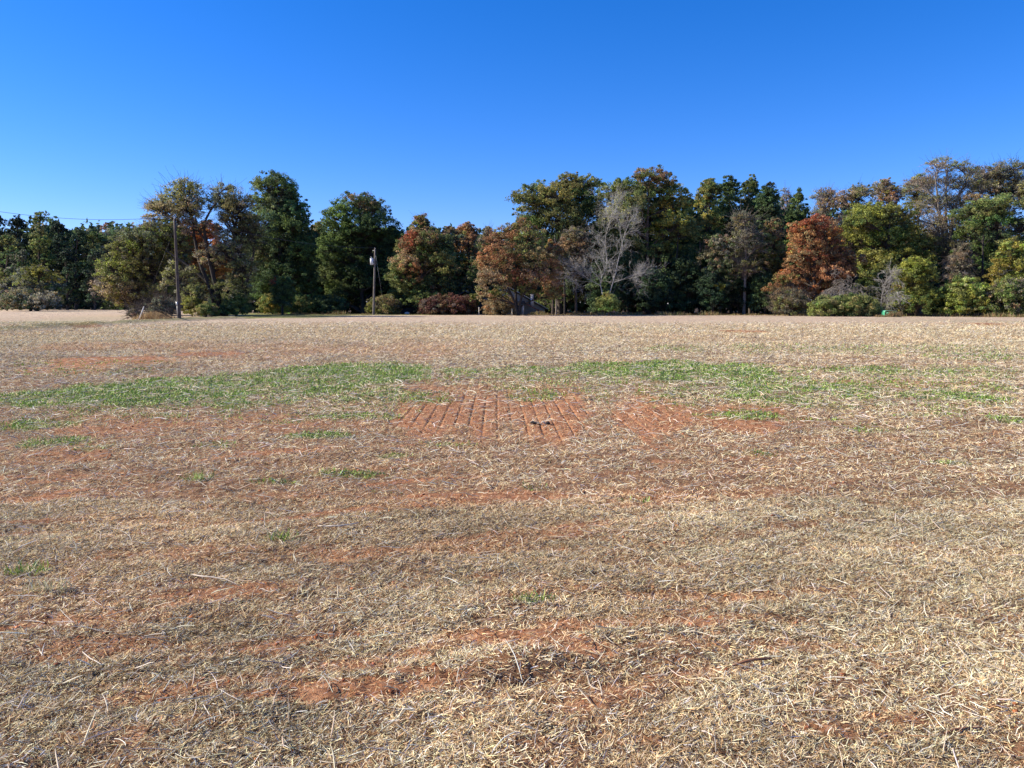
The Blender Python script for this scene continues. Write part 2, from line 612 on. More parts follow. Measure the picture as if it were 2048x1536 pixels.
V, F, C = merge_strips([straw_layer(1050000, 2.0, 6.2, .15, .68, 2), straw_layer(1300000, 6.2, 80, 1.6, .8, 1)])
tag(mk('straw_litter', V, F, M_STRAW, col=C), 'cut straw and chaff lying all over the field', 'straw', kind='stuff')

# long pale stalks, curved, lying on top
n = 16000
x, y = scatter(n, 2.1, 26, .9)
c, g = masks(x, y)
k = rng.random(n) < 1 - .55 * c
x, y = x[k], y[k]
n = len(x)
L = rng.uniform(.05, .24, n) * np.clip(y / 9, .8, 1.6)
az = rng.uniform(0, 2 * math.pi, n)
cur = rng.standard_normal(n) * .26
t = np.linspace(0, 1, 5)
aa = az[:, None] + cur[:, None] * (t[None] - .5) * 2
P = np.zeros((n, 5, 3))
P[:, :, 0] = x[:, None] + np.cumsum(np.cos(aa), 1) * L[:, None] / 5
P[:, :, 1] = y[:, None] + np.cumsum(np.sin(aa), 1) * L[:, None] / 5
P[:, :, 2] = height(P[:, :, 0].ravel(), P[:, :, 1].ravel(), False).reshape(n, 5) + .012 + (rng.random((n, 1)) * .05 * t[None]) + rng.random((n, 5)) * .004
R = (rng.uniform(.0011, .0030, n) * np.clip(y / 6, .9, 2.2))[:, None] * np.array([[.8, 1, 1, .9, .5]])
V, F = tubes(P, R, 4)
C = np.repeat(pick(n, [((.76, .69, .56), 4), ((.64, .54, .38), 3), ((.5, .4, .27), 1.5), ((.38, .33, .28), 1.2), ((.3, .17, .09), .5)]), 20, 0)
tag(mk('fallen_stalks', V, F, M_STRAW, col=C), 'long pale broken stalks strewn over the straw', 'stalks', kind='stuff')


def green_layer(n, d0, d1, pw):
    x, y = scatter(n, d0, d1, pw)
    c, g = masks(x, y)
    k = rng.random(n) < g ** 1.2 * (.10 + 1.2 * sst(.42, .6, fbm(x / .45, y / .6, 171, 5, .7)))
    x, y = x[k], y[k]
    n = len(x)
    s = np.clip(y / 12, .7, 3)
    return strips(x, y, rng.uniform(.020, .058, n) * s ** .7, rng.uniform(.006, .013, n) * s ** .8, rng.uniform(0, 6.28, n), rng.uniform(.15, 1.2, n),
                  rng.uniform(-.8, .8, n), pick(n, GREENS, .2), lift=.002 + 0 * x, segs=2)


V, F, C = merge_strips([green_layer(1150000, 5.5, 48, 1.35)])
tag(mk('green_seedlings', V, F, M_GRASS, col=C), 'bright green seedlings growing in patches across the field', 'grass', kind='stuff')

# soil clods on the bare places
n = 30000
x, y = scatter(n, 2.1, 14, .6)
c, g = masks(x, y)
k = rng.random(n) < c
x, y = x[k], y[k]
n = len(x)
ico = np.array([(0, 0, 1), (.89, 0, .45), (.28, .85, .45), (-.72, .53, .45), (-.72, -.53, .45), (.28, -.85, .45), (.72, .53, -.45), (-.28, .85, -.45), (-.89, 0, -.45), (-.28, -.85, -.45), (.72, -.53, -.45), (0, 0, -1)])
icf = np.array([(0, 1, 2), (0, 2, 3), (0, 3, 4), (0, 4, 5), (0, 5, 1), (1, 6, 2), (2, 7, 3), (3, 8, 4), (4, 9, 5), (5, 10, 1), (6, 7, 2), (7, 8, 3), (8, 9, 4), (9, 10, 5), (10, 6, 1), (11, 7, 6), (11, 8, 7), (11, 9, 8), (11, 10, 9), (11, 6, 10)])
r = (rng.random(n) ** 6 * .010 + .003)
V = ico[None] * (1 + .3 * rng.standard_normal((n, 12, 1))) * r[:, None, None] * np.array([1.2, 1, .8]) + np.stack([x, y, height(x, y) + r * .3], 1)[:, None]
F = (np.arange(n)[:, None, None] * 12 + icf[None]).reshape(-1, 3)
C = np.repeat(pick(n, [((.36, .13, .055), 3), ((.24, .085, .04), 2), ((.45, .19, .09), 1)]), 12, 0)
M_CLOD = mat_tint('clay_clod', .95, 0, .1)
tag(mk('soil_clods', V.reshape(-1, 3), F, M_CLOD, col=C), 'crumbs and clods of red clay on the bare soil', 'soil', kind='stuff')

# ------------------------------------------------------------------ trees
DK = (0.1, 0.148, 0.06)
DB = (0.068, 0.11, 0.055)
GN = (0.165, 0.225, 0.068)
OL = (0.245, 0.25, 0.085)
YG = (0.29, 0.29, 0.06)
YE = (0.48, 0.38, 0.09)
OR = (.60, .24, .07)
RD = (0.34, 0.115, 0.06)
BR = (0.31, 0.225, 0.12)
TN = (0.4, 0.31, 0.17)
PK = (0.36, 0.25, 0.2)
GY = (0.25, 0.235, 0.17)
PN = (0.036, 0.058, 0.038)
RU = (0.36, 0.185, 0.09)


def bez(a, b, c, k=6):
    t = np.linspace(0, 1, k)[:, None]
    return (1 - t) ** 2 * a + 2 * t * (1 - t) * b + t * t * c


PROF = {
    'round': lambda t: np.sqrt(np.clip(1 - (2 * t - 1) ** 2, 0, 1)) * (1.0) ,
    'oval': lambda t: np.clip(np.sin(np.pi * np.clip(t, 0, 1) ** .75), 0, 1) ** .6,
    'cone': lambda t: np.clip(1.02 - t, 0, 1) ** .8,
    'tall': lambda t: np.clip(np.sin(np.pi * (.12 + .88 * t)), 0, 1) ** .45,
    'umb': lambda t: np.clip(np.sin(np.pi * (t * .85 + .1) ** 1.5), 0.05, 1) ** .7,
    'full': lambda t: np.clip((1 - t ** 3.2), 0, 1) ** .6,
}


def leaf_cloud(cent, crad, out, n_per, size, pal_fn, flat=.7):
    size = size * .58
    """leaf-sized faces round each twig end"""
    m = len(cent)
    n = m * n_per
    ci = np.repeat(np.arange(m), n_per)
    d = rng.standard_normal((n, 3))
    d /= np.linalg.norm(d, axis=1, keepdims=True)
    rr = rng.random(n) ** .45
    P = cent[ci] + d * (rr * crad[ci])[:, None] * np.array([1, 1, flat])
    N = d * .45 + out[ci] * .35 + rng.standard_normal((n, 3)) * .6 + np.array([0, 0, .25])
    N /= np.linalg.norm(N, axis=1, keepdims=True)
    T = np.cross(N, rng.standard_normal((n, 3)))
    T /= np.linalg.norm(T, axis=1, keepdims=True)
    B = np.cross(N, T)
    s = size * rng.uniform(.55, 1.35, n)
    a, b = (T * s[:, None] * .62), (B * s[:, None] * .40)
    V = np.stack([P - a, P - b + a * .1, P + a, P + b - a * .1], 1).reshape(-1, 3)
    F = np.arange(n * 4).reshape(-1, 4)
    C = np.repeat(pal_fn(P, ci, n), 4, 0)
    return V, F, C


def pal_mix(pal, zones, m, cent, lid=None):
    """each twig end takes one palette colour; zones [(point, radius, colour, weight)] recolour part of the crown"""
    cols = np.array([p[0] for p in pal])
    wt = np.array([p[1] for p in pal], float)
    ck = rng.choice(len(pal), m, p=wt / wt.sum())
    if lid is not None and m:
        lk = rng.choice(len(pal), lid.max() + 1, p=wt / wt.sum())
        own = rng.random(m) < .55
        ck = np.where(own, lk[lid], ck)
    cc = cols[ck]
    for zp, zr, zc, zw in zones:
        d = np.linalg.norm((cent - zp) / zr, axis=1)
        pr = np.clip(1.35 - d, 0, 1) * zw
        s = rng.random(m) < pr
        cc[s] = np.array(zc)
    if lid is not None and m:
        cc = cc * np.exp(.2 * rng.standard_normal((lid.max() + 1, 1)))[lid] * np.exp(.08 * rng.standard_normal((lid.max() + 1, 3)))[lid]
    cc = cc * (1 + .16 * rng.standard_normal((m, 1)))

    def fn(P, ci, n):
        c = cc[ci]
        alt = rng.random(n) < .18
        c[alt] = cols[rng.choice(len(pal), alt.sum(), p=wt / wt.sum())]
        return np.clip(c * np.exp(.34 * rng.standard_normal((n, 1))), .006, .7)
    return fn


def tree(label, cat, cx, top, wd, bot, Y, pal, prof='oval', base=None, bx=None, leaf=.34, dens=1.0, lobes=11, name='tree', sparse=0.0,
         trunks=1, bark=None, tr=None, group=None, zones=(), limbs=None, twigs=0, lobe_r=.40, crown_name='crown', custom=None, drop=0, depth=1.0, flat=.7):
    """a tree seen in the photo: crown centre cx, top, width, bottom (photo px) standing at distance Y"""
    bxp = cx if bx is None else bx
    X0 = gx(bxp, Y)
    z0 = gz(X0, Y)
    root = empty(name, (X0, Y, z0), label, cat, group)
    org = np.array([X0, Y, z0])
    ptop, pbot = at(cx, top, Y), at(cx, bot, Y)
    Hc = ptop[2] - max(pbot[2], z0 + .1)
    zc0 = max(pbot[2], z0 + .1)
    W = wd * mpp(Y) / 2
    xc = ptop[0]
    pf = PROF[prof]
    L = []
    if custom:
        for (lx, ly, rx, ry) in custom:
            p = at(lx, ly, Y)
            p = p + np.array([0, rng.uniform(-.5, .5) * W * .7, 0])
            L.append((p, rx * mpp(Y) * 1.12, ry * mpp(Y) * 1.12))
        for (p, rx, ry) in list(L):
            q = p + np.array([rng.uniform(-.8, .8) * rx, rng.uniform(.3, 1.2) * rx, -rng.uniform(.1, .9) * ry])
            if not limbs and q[2] > z0 + ry * .6:
                L.append((q, rx * .9, ry * .9))
    else:
        lobes = max(lobes, int(2.6 * Hc / max(W, 1.2)))
        ts = (np.arange(lobes) + .5) / lobes
        ts = np.clip(ts + rng.uniform(-.04, .04, lobes), .03, .90)
        th0 = rng.uniform(0, 6.28)
        for i, t in enumerate(ts):
            wl = W * float(pf(np.array(t)))
            lr = max(W * lobe_r * rng.uniform(.85, 1.3) * (1 - .15 * t), Hc * .09)
            lr = max(lr, min(W * .8, 1.9))
            lr = min(lr, max(wl, W * .25))
            th = th0 + i * 2.4
            off = max(wl - lr, 0)
            zz = zc0 + t * Hc
            zz = min(zz, zc0 + Hc - lr * .8)
            zz = max(zz, zc0 + lr * .5)
            L.append((np.array([xc + off * math.cos(th), Y + off * math.sin(th) * depth, zz]), lr, lr * rng.uniform(.75, 1.0)))
        # a few top and flank lobes so the outline is uneven
        L.append((np.array([xc + rng.uniform(-.2, .2) * W, Y, zc0 + Hc - W * .22]), W * .3, W * .26))
    cent, out, cr, lid = [], [], [], []
    for i, (p, rx, rz) in enumerate(L):
        area = 4 * math.pi * rx * rz
        m = int(max(6, area / .78 * dens * (1 - .4 * sparse)))
        d = rng.standard_normal((m, 3))
        d /= np.linalg.norm(d, axis=1, keepdims=True)
        d[:, 2] = np.where(d[:, 2] < -.5, -d[:, 2] * .6, d[:, 2])
        r = rng.uniform(.45, 1.12, m) ** .7
        st = rng.random(m) < .12
        r[st] = rng.uniform(1.0, 1.22, st.sum())
        cent.append(p + d * r[:, None] * np.array([rx, rx, rz]))
        out.append(d)
        cr.append(rng.uniform(.3, .95, m) * min(.85, .26 + rx * .22) * np.where(st, .7, 1))
        lid += [i] * m
    cent, out, cr, lid = np.concatenate(cent), np.concatenate(out), np.concatenate(cr), np.array(lid)
    ok = cent[:, 2] > z0 + .15
    cent, out, cr, lid = cent[ok], out[ok], cr[ok], lid[ok]
    nper = int(np.clip(48 * (.34 / leaf) ** 1.5 * (1 - sparse) ** 1.15, 6, 170))
    zn = [(at(a, b, Y), np.array([r1 * mpp(Y), 99, r2 * mpp(Y)]), c, w_) for (a, b, r1, r2, c, w_) in zones]
    V, F, C = leaf_cloud(cent, cr, out, nper, leaf, pal_mix(pal, zn, len(cent), cent, lid), flat)
    mk(crown_name, V - org, F, M_LEAF, root, col=C)
    # wood
    bark = bark or M_BARK
    tr = tr or max(.12, W * .045 + Hc * .009)
    mains, parts = [], []
    Ht = zc0 + Hc - z0
    if limbs:
        for lp in limbs:
            pts = np.array([at(a, b, Y) for a, b in lp])
            pts[:, 1] += np.linspace(0, 1, len(pts)) * rng.uniform(-2.5, 2.5)
            pts[0] = org + np.array([pts[0][0] - X0, 0, 0]) if lp[0][1] > 600 else pts[0]
            tt = np.linspace(0, 1, len(pts))
            q = np.linspace(0, 1, 12)
            cur = np.stack([np.interp(q, tt, pts[:, k]) for k in range(3)], 1)
            cur[1:-1] = (cur[:-2] + 2 * cur[1:-1] + cur[2:]) / 4
            mains.append((cur, tr * (1 - .8 * q) + .02))
    else:
        for j in range(trunks):
            o0 = np.array([rng.uniform(-.25, .25), rng.uniform(-.2, .2), 0]) * (trunks > 1) * 2
            tp = np.array([xc + (rng.uniform(-.35, .35) * W if trunks > 1 else rng.uniform(-.1, .1) * W), Y + rng.uniform(-.2, .2) * W, zc0 + Hc * .86])
            mid = (org + tp) / 2 + np.array([rng.uniform(-.12, .12) * W, 0, Ht * .08])
            cur = bez(org + o0, mid, tp, 12)
            q = np.linspace(0, 1, 12)
            mains.append((cur, (tr * (.75 if trunks > 1 else 1)) * (1 - .88 * q) ** .9 + .015))
    lobec = []
    for i, (p, rx, rz) in enumerate(L):
        best = min(mains, key=lambda mm: np.min(np.linalg.norm(mm[0] - p, axis=1) + 3 * (mm[0][:, 2] > p[2])))
        cu, ra = best
        sc = np.linalg.norm(cu - p, axis=1) + 4.0 * np.clip(cu[:, 2] - p[2] + rx * .8, 0, 99) + 4 * (np.arange(12) < 2)
        k = int(np.argmin(sc))
        a = cu[k]
        b = (a + p) / 2 + np.array([0, 0, .12 * np.linalg.norm(p - a)]) + rng.uniform(-.3, .3, 3)
        lc = bez(a, b, p, 6)
        lr = np.linspace(ra[k] * .62, ra[k] * .25 + .01, 6)
        parts.append(tubes(lc[None], lr[None], 5))
        lobec.append((lc, lr))
    for cu, ra in mains:
        parts.append(tubes(cu[None], ra[None], 7))
    # twigs from each lobe's limb to its leaf clusters
    P, R = [], []
    step = 1 if (sparse > .3 or twigs) else 2
    for k in range(0, len(cent), step):
        lc, lr = lobec[lid[k]]
        a = lc[rng.integers(2, 6)]
        c = cent[k]
        b = (a + c) / 2 + rng.uniform(-.25, .25, 3)
        P.append(bez(a, b, c, 4))
        R.append(np.linspace(.045, .014, 4))
        for _ in range(twigs):
            e = c + out[k] * rng.uniform(.4, 1.3) + rng.standard_normal(3) * .5 + np.array([0, 0, -drop * rng.random()])
            P.append(bez(c * .6 + a * .4, c + rng.uniform(-.2, .2, 3), e, 4))
            R.append(np.linspace(.026, .008, 4))
    if P:
        parts.append(tubes(np.array(P), np.array(R), 3))
    V, F = join(parts)
    mk('trunk', V - org, F, bark, root, smooth=True)
    return root


def bare(name, label, cat, stems, Y, mat, r0, depth=4, seed=1, spread=.55, ratio=.72, group=None, droop=0.0, kids=3, twig=.007, part='trunk', grow=None):
    """leafless tree or brush: stems given as px polylines, then random branching"""
    rr = np.random.default_rng(seed)
    X0 = gx(stems[0][0][0], Y)
    org = np.array([X0, Y, gz(X0, Y)])
    root = empty(name, org, label, cat, group)
    segs, rads = [], []

    def branch(p, d, L, r, lev):
        pts = [p]
        k = 5
        for i in range(k):
            d = d + rr.standard_normal(3) * .13 + np.array([0, 0, -droop * (i / k) * .5])
            d = d / np.linalg.norm(d)
            pts.append(pts[-1] + d * L / k)
        pts = np.array(pts)
        segs.append(pts)
        rads.append(np.linspace(r, max(twig, r * .45), k + 1))
        if lev <= 0:
            return
        for c in range(kids + (lev > 1)):
            i = rr.integers(2, k + 1)
            nd = d + rr.standard_normal(3) * spread
            nd[2] += .15 - droop * .3
            nd /= np.linalg.norm(nd)
            branch(pts[i], nd, L * ratio * rr.uniform(.7, 1.15), max(twig, rads[-1 - 0][i] * .6 if False else r * .52), lev - 1)

    for st in stems:
        pts = np.array([at(a, b, Y) for a, b in st])
        pts[:, 1] += np.linspace(0, 1, len(pts)) * rr.uniform(-1.5, 1.5)
        q = np.linspace(0, 1, 6)
        tt = np.linspace(0, 1, len(pts))
        cur = np.stack([np.interp(q, tt, pts[:, k]) for k in range(3)], 1)
        segs.append(cur)
        rs = r0 * (.45 if st[0][1] < 590 else 1)
        rads.append(np.linspace(rs, rs * .3, 6))
        tot = np.linalg.norm(cur[-1] - cur[0])
        for i in range(1 if st[0][1] < 590 else 2, 6):
            for c in range(kids):
                d = (cur[i] - cur[i - 1])
                d = d / np.linalg.norm(d) + rr.standard_normal(3) * spread
                d /= np.linalg.norm(d)
                branch(cur[i], d, (grow or tot * .38) * rr.uniform(.7, 1.1), rs * .32, depth - 2)
    V, F = tubes(np.array(segs), np.array(rads), 4)
    V[:, 2] = np.maximum(V[:, 2], org[2] - .02)
    mk(part, V - org, F, mat, root, smooth=True)
    return root


TG = 'trees along the far edge of the field'
LG = 'trees of the distant wood at the left end'

# --- distant wood beyond the left-hand field
def lt(label, *a, **k):
    k.setdefault('leaf', .55)
    k.setdefault('dens', .55)
    return tree(label, 'tree', *a, group=LG, name=k.pop('name', 'tree'), **k)


lt('dark pine cut by the left edge of the picture', -8, 428, 62, 600, 226, [(PN, 1)], 'tall', name='pine_tree')
lt('dark blue-green pine with a rounded double top, second in from the left edge', 32, 430, 52, 590, 232, [(PN, 1)], 'tall', name='pine_tree')
lt('tall grey-green tree with a pointed airy top, above the round yellow-green bush', 78, 422, 92, 612, 214, [(GN, 2), (OL, 2), (DK, 1)], 'cone', lobe_r=.34, name='poplar_tree', lobes=14)
lt('slim dark pine tip directly beside the tall grey-green tree', 116, 443, 46, 600, 230, [(PN, 1)], 'tall', name='pine_tree')
lt('broad dark green tree over the blackest shade of the distant wood', 152, 456, 74, 606, 214, [(DB, 2), (DK, 1)], 'round', name='oak_tree')
lt('dark green tree with a flat lighter top where the skyline of the distant wood dips', 184, 463, 64, 604, 216, [(DK, 2), (GN, 1), (OL, .5)], 'oval', name='oak_tree')
lt('reddish-brown domed tree rising behind the skyline dip', 213, 444, 50, 560, 236, [(BR, 2), (RU, 1), (GY, 1)], 'oval', name='oak_tree')
lt('small dark pine tip between two brown crowns on the skyline', 238, 448, 34, 560, 232, [(PN, 2), (DK, 1)], 'oval', name='pine_tree')
lt('thin pinkish-brown tree with a wispy top on the skyline, under the power line', 263, 449, 46, 580, 228, [(BR, 1), (PK, .7), (GY, 1)], 'oval', sparse=.35, twigs=1, name='maple_tree')
lt('brown autumn tree with a ragged top behind the feathery yellow-olive tree', 292, 443, 66, 600, 205, [(BR, 2), (TN, 1), (OL, 1)], 'oval', name='oak_tree')
lt('green-grey tree low in the distant wood, behind the round bush at its left end', 12, 470, 72, 612, 210, [(GN, 2), (OL, 1), (DB, 1)], 'round', name='oak_tree')
lt('dim brownish tree filling the wood above and left of the round bush', 40, 500, 60, 612, 204, [(GY, 2), (DK, 2)], 'full', name='oak_tree')
lt('low black-green tree closing the shaded bay right of the round bush', 135, 500, 60, 615, 206, [(DB, 1), (PN, 1)], 'full', name='oak_tree')
lt('black-green tree in the deepest shade beside the feathery yellow-olive tree', 190, 500, 66, 615, 204, [(PN, 1), (DB, 1)], 'full', name='oak_tree')
tree('round yellow-green bush, brighter along its right shoulder, alone before the distant wood', 'bush', 74, 532, 112, 617, 178, [(OL, 3), (YG, 1.5), (GY, 1.5)], 'full', name='bush', leaf=.42, zones=[(100, 550, 35, 22, YG, .9), (80, 585, 40, 25, GY, .7)], lobes=12, lobe_r=.34)
tree('low brown brush along the foot of the round yellow-green bush', 'bush', 62, 598, 118, 619, 170, [(BR, 1), (GY, 2), (DK, 1)], 'full', name='bush', leaf=.35, depth=.4, dens=.8)
tree('small pale grey thicket at the extreme left of the distant wood', 'bush', 14, 560, 44, 617, 182, [(GY, 2), (OL, 1)], 'full', name='bush', leaf=.4)

# --- clump round the leaning many-stemmed tree
def rt(label, cat, *a, **k):
    return tree(label, cat, *a, group=k.pop('group', TG), **k)


rt('feathery yellow-olive tree with drooping sprays, left of the tall bare pole', 'tree', 290, 448, 160, 628, 108, [(OL, 3), (YG, 1.3), (TN, 1.2), (GY, 1)], 'full', name='willow_oak_tree', leaf=.26, bx=322,
   custom=[(262, 505, 36, 32), (300, 490, 40, 34), (335, 480, 32, 34), (255, 545, 40, 30), (300, 540, 45, 34), (338, 540, 34, 40), (250, 582, 34, 22), (292, 585, 44, 28), (330, 590, 34, 26), (315, 465, 30, 22), (236, 530, 22, 18), (238, 600, 22, 12), (345, 460, 20, 18)],
   zones=[(280, 510, 50, 40, YG, .6), (260, 590, 40, 22, TN, .4)], sparse=.12, twigs=2, drop=.4, dens=.85)
rt('bright orange maple glowing through the gaps of the leaning many-stemmed tree', 'tree', 402, 450, 70, 620, 112, [(OR, 4), (RU, 1)], 'full', name='maple_tree', leaf=.30,
   custom=[(385, 478, 16, 14), (404, 500, 20, 20), (392, 530, 16, 18), (414, 575, 12, 12), (412, 460, 24, 16), (440, 500, 20, 26), (428, 540, 20, 20)], zones=[(450, 505, 20, 30, BR, .5)], dens=1.3)
rt('large leaning tree with many dark stems from one base and thin grey-olive leaves', 'tree', 420, 362, 215, 632, 101, [(GY, 2.5), (OL, 4), (TN, .8)], 'full', name='elm_tree', leaf=.23, bx=434, sparse=.30, twigs=2, bark=M_BARKD, tr=.36, dens=1.0,
   custom=[(330, 405, 36, 22), (365, 390, 36, 28), (345, 430, 38, 24), (385, 425, 30, 28), (440, 405, 32, 28), (480, 420, 30, 36), (458, 450, 42, 34), (495, 475, 26, 44), (410, 460, 28, 22), (470, 510, 34, 40), (500, 545, 24, 36), (430, 515, 30, 24), (360, 560, 30, 30), (468, 585, 34, 30), (400, 590, 26, 20), (372, 372, 20, 10), (310, 410, 18, 12), (450, 380, 22, 10)],
   limbs=[[(432, 633), (425, 585), (398, 530), (385, 470), (375, 400)], [(440, 633), (440, 590), (425, 520), (415, 450), (445, 410)], [(446, 633), (452, 580), (470, 520), (480, 430)],
          [(430, 632), (412, 608), (398, 592), (382, 585)], [(438, 633), (430, 590), (408, 560), (360, 525), (320, 500)], [(450, 633), (460, 590), (492, 560), (500, 480)]],
   zones=[(490, 400, 30, 50, OL, .7), (450, 530, 20, 20, BR, .8)])
rt('yellow-green bush at the foot of the tall bare pole', 'bush', 385, 592, 46, 628, 99, [(YG, 3), (OL, 1), (GN, 1)], 'round', name='bush', leaf=.22)
rt('ragged green weeds under the low limb of the leaning many-stemmed tree', 'bush', 412, 612, 46, 634, 96, [(OL, 1), (GN, 2), (TN, 1)], 'full', name='bush', leaf=.18, depth=.5)
rt('dark green ivy bush swallowing the stems of the leaning many-stemmed tree', 'bush', 472, 590, 60, 633, 100, [(DK, 3), (GN, 2)], 'full', name='bush', leaf=.22)

rt('tallest dark green oak left of the gap, its crown flaring wide below a rounded head', 'tree', 556, 348, 142, 622, 126, [(DK, 4), (GN, 2), (DB, 2)], 'full', name='oak_tree', leaf=.30, tr=.4,
   custom=[(528, 372, 28, 22), (556, 368, 26, 20), (522, 410, 26, 30), (560, 410, 32, 26), (590, 420, 24, 26), (540, 450, 38, 30), (590, 462, 30, 28), (560, 500, 46, 34), (605, 510, 24, 36), (520, 505, 30, 36), (575, 555, 46, 34), (530, 560, 36, 34), (610, 560, 20, 30), (576, 380, 18, 18), (606, 440, 16, 20)],
   zones=[(520, 390, 30, 50, GN, .8), (535, 520, 18, 24, OL, .7)])
rt('small dark fork-stemmed tree standing alone on the strip of lawn', 'tree', 565, 555, 52, 612, 113, [(DB, 2), (DK, 2), (GN, .8)], 'round', name='dogwood_tree', leaf=.22, bark=M_BARKD, tr=.16, zones=[(545, 560, 12, 12, RD, .5)])
rt('pale green shrub with arching sprays left of the small fork-stemmed tree', 'bush', 545, 598, 60, 625, 118, [(OL, 2), (GN, 2), (YG, 1)], 'full', name='bush', leaf=.24)
rt('low green shrub right of the small fork-stemmed tree', 'bush', 600, 600, 64, 625, 121, [(GN, 3), (OL, 1.5), (DK, 1)], 'full', name='bush', leaf=.26)
rt('narrow olive tree filling the gap between the two tall dark oaks', 'tree', 636, 442, 58, 618, 142, [(OL, 2), (GN, 2), (TN, .8)], 'tall', name='poplar_tree', leaf=.34)
rt('broad dark green oak with a domed head behind the transformer pole', 'tree', 727, 387, 176, 622, 134, [(DK, 4), (GN, 2), (DB, 2)], 'full', name='oak_tree', leaf=.31, tr=.42,
   custom=[(722, 405, 26, 16), (690, 425, 26, 22), (745, 420, 26, 22), (678, 462, 32, 26), (722, 455, 34, 28), (766, 458, 32, 26), (660, 500, 26, 30), (700, 505, 40, 34), (750, 500, 36, 30), (784, 478, 24, 22), (660, 550, 30, 30), (690, 585, 26, 26), (740, 555, 44, 34), (788, 560, 24, 40), (672, 600, 20, 20)],
   zones=[(680, 440, 40, 40, GN, .8), (668, 560, 34, 50, GN, .8), (725, 400, 30, 16, BR, .35), (680, 605, 20, 14, YG, .8)])
rt('orange-tan tree top standing up behind the red-flanked tree', 'tree', 843, 430, 92, 600, 150, [(TN, 2), (RU, 2), (YG, 1), (OL, 1)], 'oval', name='maple_tree', leaf=.36, sparse=.12, twigs=1)
rt('dark tree with a scarlet left flank and orange lower leaves, right of the transformer pole', 'tree', 848, 462, 136, 618, 122, [(GN, 3), (DK, 3), (OL, 1.5), (BR, 1)], 'full', name='maple_tree', leaf=.28,
   zones=[(818, 480, 20, 24, RD, 1.2), (812, 520, 28, 30, BR, .9), (826, 548, 24, 20, RU, .8), (800, 560, 26, 30, OL, .7)],
   custom=[(850, 480, 30, 22), (825, 490, 24, 24), (878, 490, 26, 24), (815, 530, 28, 26), (850, 530, 34, 28), (888, 530, 26, 28), (830, 575, 34, 26), (875, 575, 34, 26), (800, 560, 22, 34), (850, 598, 40, 18)])
rt('rounded orange-brown tree in the middle distance between two brown crowns', 'tree', 936, 447, 84, 600, 152, [(RU, 2), (BR, 2), (TN, 1), (OL, 1)], 'tall', name='oak_tree', leaf=.36)
rt('reddish-brown narrow tree next to the red-flanked tree on its far side', 'tree', 898, 452, 50, 600, 150, [(BR, 2), (RD, .6), (OL, 1)], 'tall', name='maple_tree', leaf=.36)
rt('thin grey-brown tree top just left of the big orange-brown maple', 'tree', 975, 452, 50, 600, 148, [(GY, 2), (BR, 1), (OL, 1)], 'tall', name='oak_tree', leaf=.32, sparse=.25, twigs=1)
rt('small dark cedar with a feathery cone before the brown trees', 'tree', 945, 512, 44, 604, 126, [(DK, 2), (GY, 1.5), (GN, 1)], 'cone', name='cedar_tree', leaf=.22, lobe_r=.5)

# --- house clearing
rt('big orange-brown maple with a leaning dark trunk in front of the house', 'tree', 1036, 438, 172, 618, 108, [(RU, 3), (BR, 3), (OL, 2), (TN, 1)], 'full', name='maple_tree', leaf=.27, bx=1036, bark=M_BARKD, tr=.20, sparse=.08,
   custom=[(1035, 460, 30, 22), (1000, 485, 32, 26), (1060, 480, 32, 26), (985, 525, 30, 26), (1025, 525, 34, 28), (1075, 520, 34, 28), (985, 565, 28, 24), (1030, 560, 34, 22), (1080, 560, 34, 24), (1100, 540, 20, 26), (975, 596, 20, 16), (1000, 590, 22, 12), (1100, 594, 24, 15), (1045, 585, 22, 10), (1105, 505, 16, 18)],
   limbs=[[(1038, 628), (1030, 605), (1018, 580), (1005, 555), (995, 500)], [(1036, 628), (1032, 600), (1030, 550), (1035, 480)], [(1038, 628), (1040, 600), (1062, 560), (1080, 520)]],
   zones=[(1060, 590, 50, 22, OL, .9), (1030, 580, 40, 20, OL, .7), (1085, 500, 30, 40, BR, .8), (990, 510, 40, 40, RU, .8), (1010, 590, 30, 16, OL, .6)])

# --- the dark central wood
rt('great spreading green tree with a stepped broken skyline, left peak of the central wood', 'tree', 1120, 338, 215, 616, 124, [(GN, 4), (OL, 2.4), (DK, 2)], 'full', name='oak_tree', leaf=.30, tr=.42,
   custom=[(1143, 352, 20, 12), (1172, 362, 26, 14), (1135, 375, 32, 18), (1075, 384, 28, 18), (1045, 402, 26, 12), (1105, 400, 36, 24), (1165, 395, 34, 26), (1070, 425, 34, 20), (1120, 440, 42, 30), (1180, 440, 32, 34), (1150, 490, 46, 34), (1195, 500, 24, 44), (1110, 500, 30, 34), (1150, 550, 46, 36), (1195, 570, 30, 34), (1120, 590, 30, 26), (1060, 450, 26, 16)],
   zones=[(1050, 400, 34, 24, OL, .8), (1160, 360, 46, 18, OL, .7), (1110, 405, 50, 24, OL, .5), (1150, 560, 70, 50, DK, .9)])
rt('purplish-brown young tree before the great spreading green tree', 'tree', 1152, 455, 76, 560, 113, [(BR, 2), (GY, 2.4), (OL, 1)], 'round', name='maple_tree', leaf=.22, sparse=.2, twigs=1)
rt('small orange-brown tree touching the big maple on its right side', 'tree', 1105, 478, 50, 600, 112, [(RU, 2), (BR, 2), (OL, 1)], 'oval', name='maple_tree', leaf=.24)
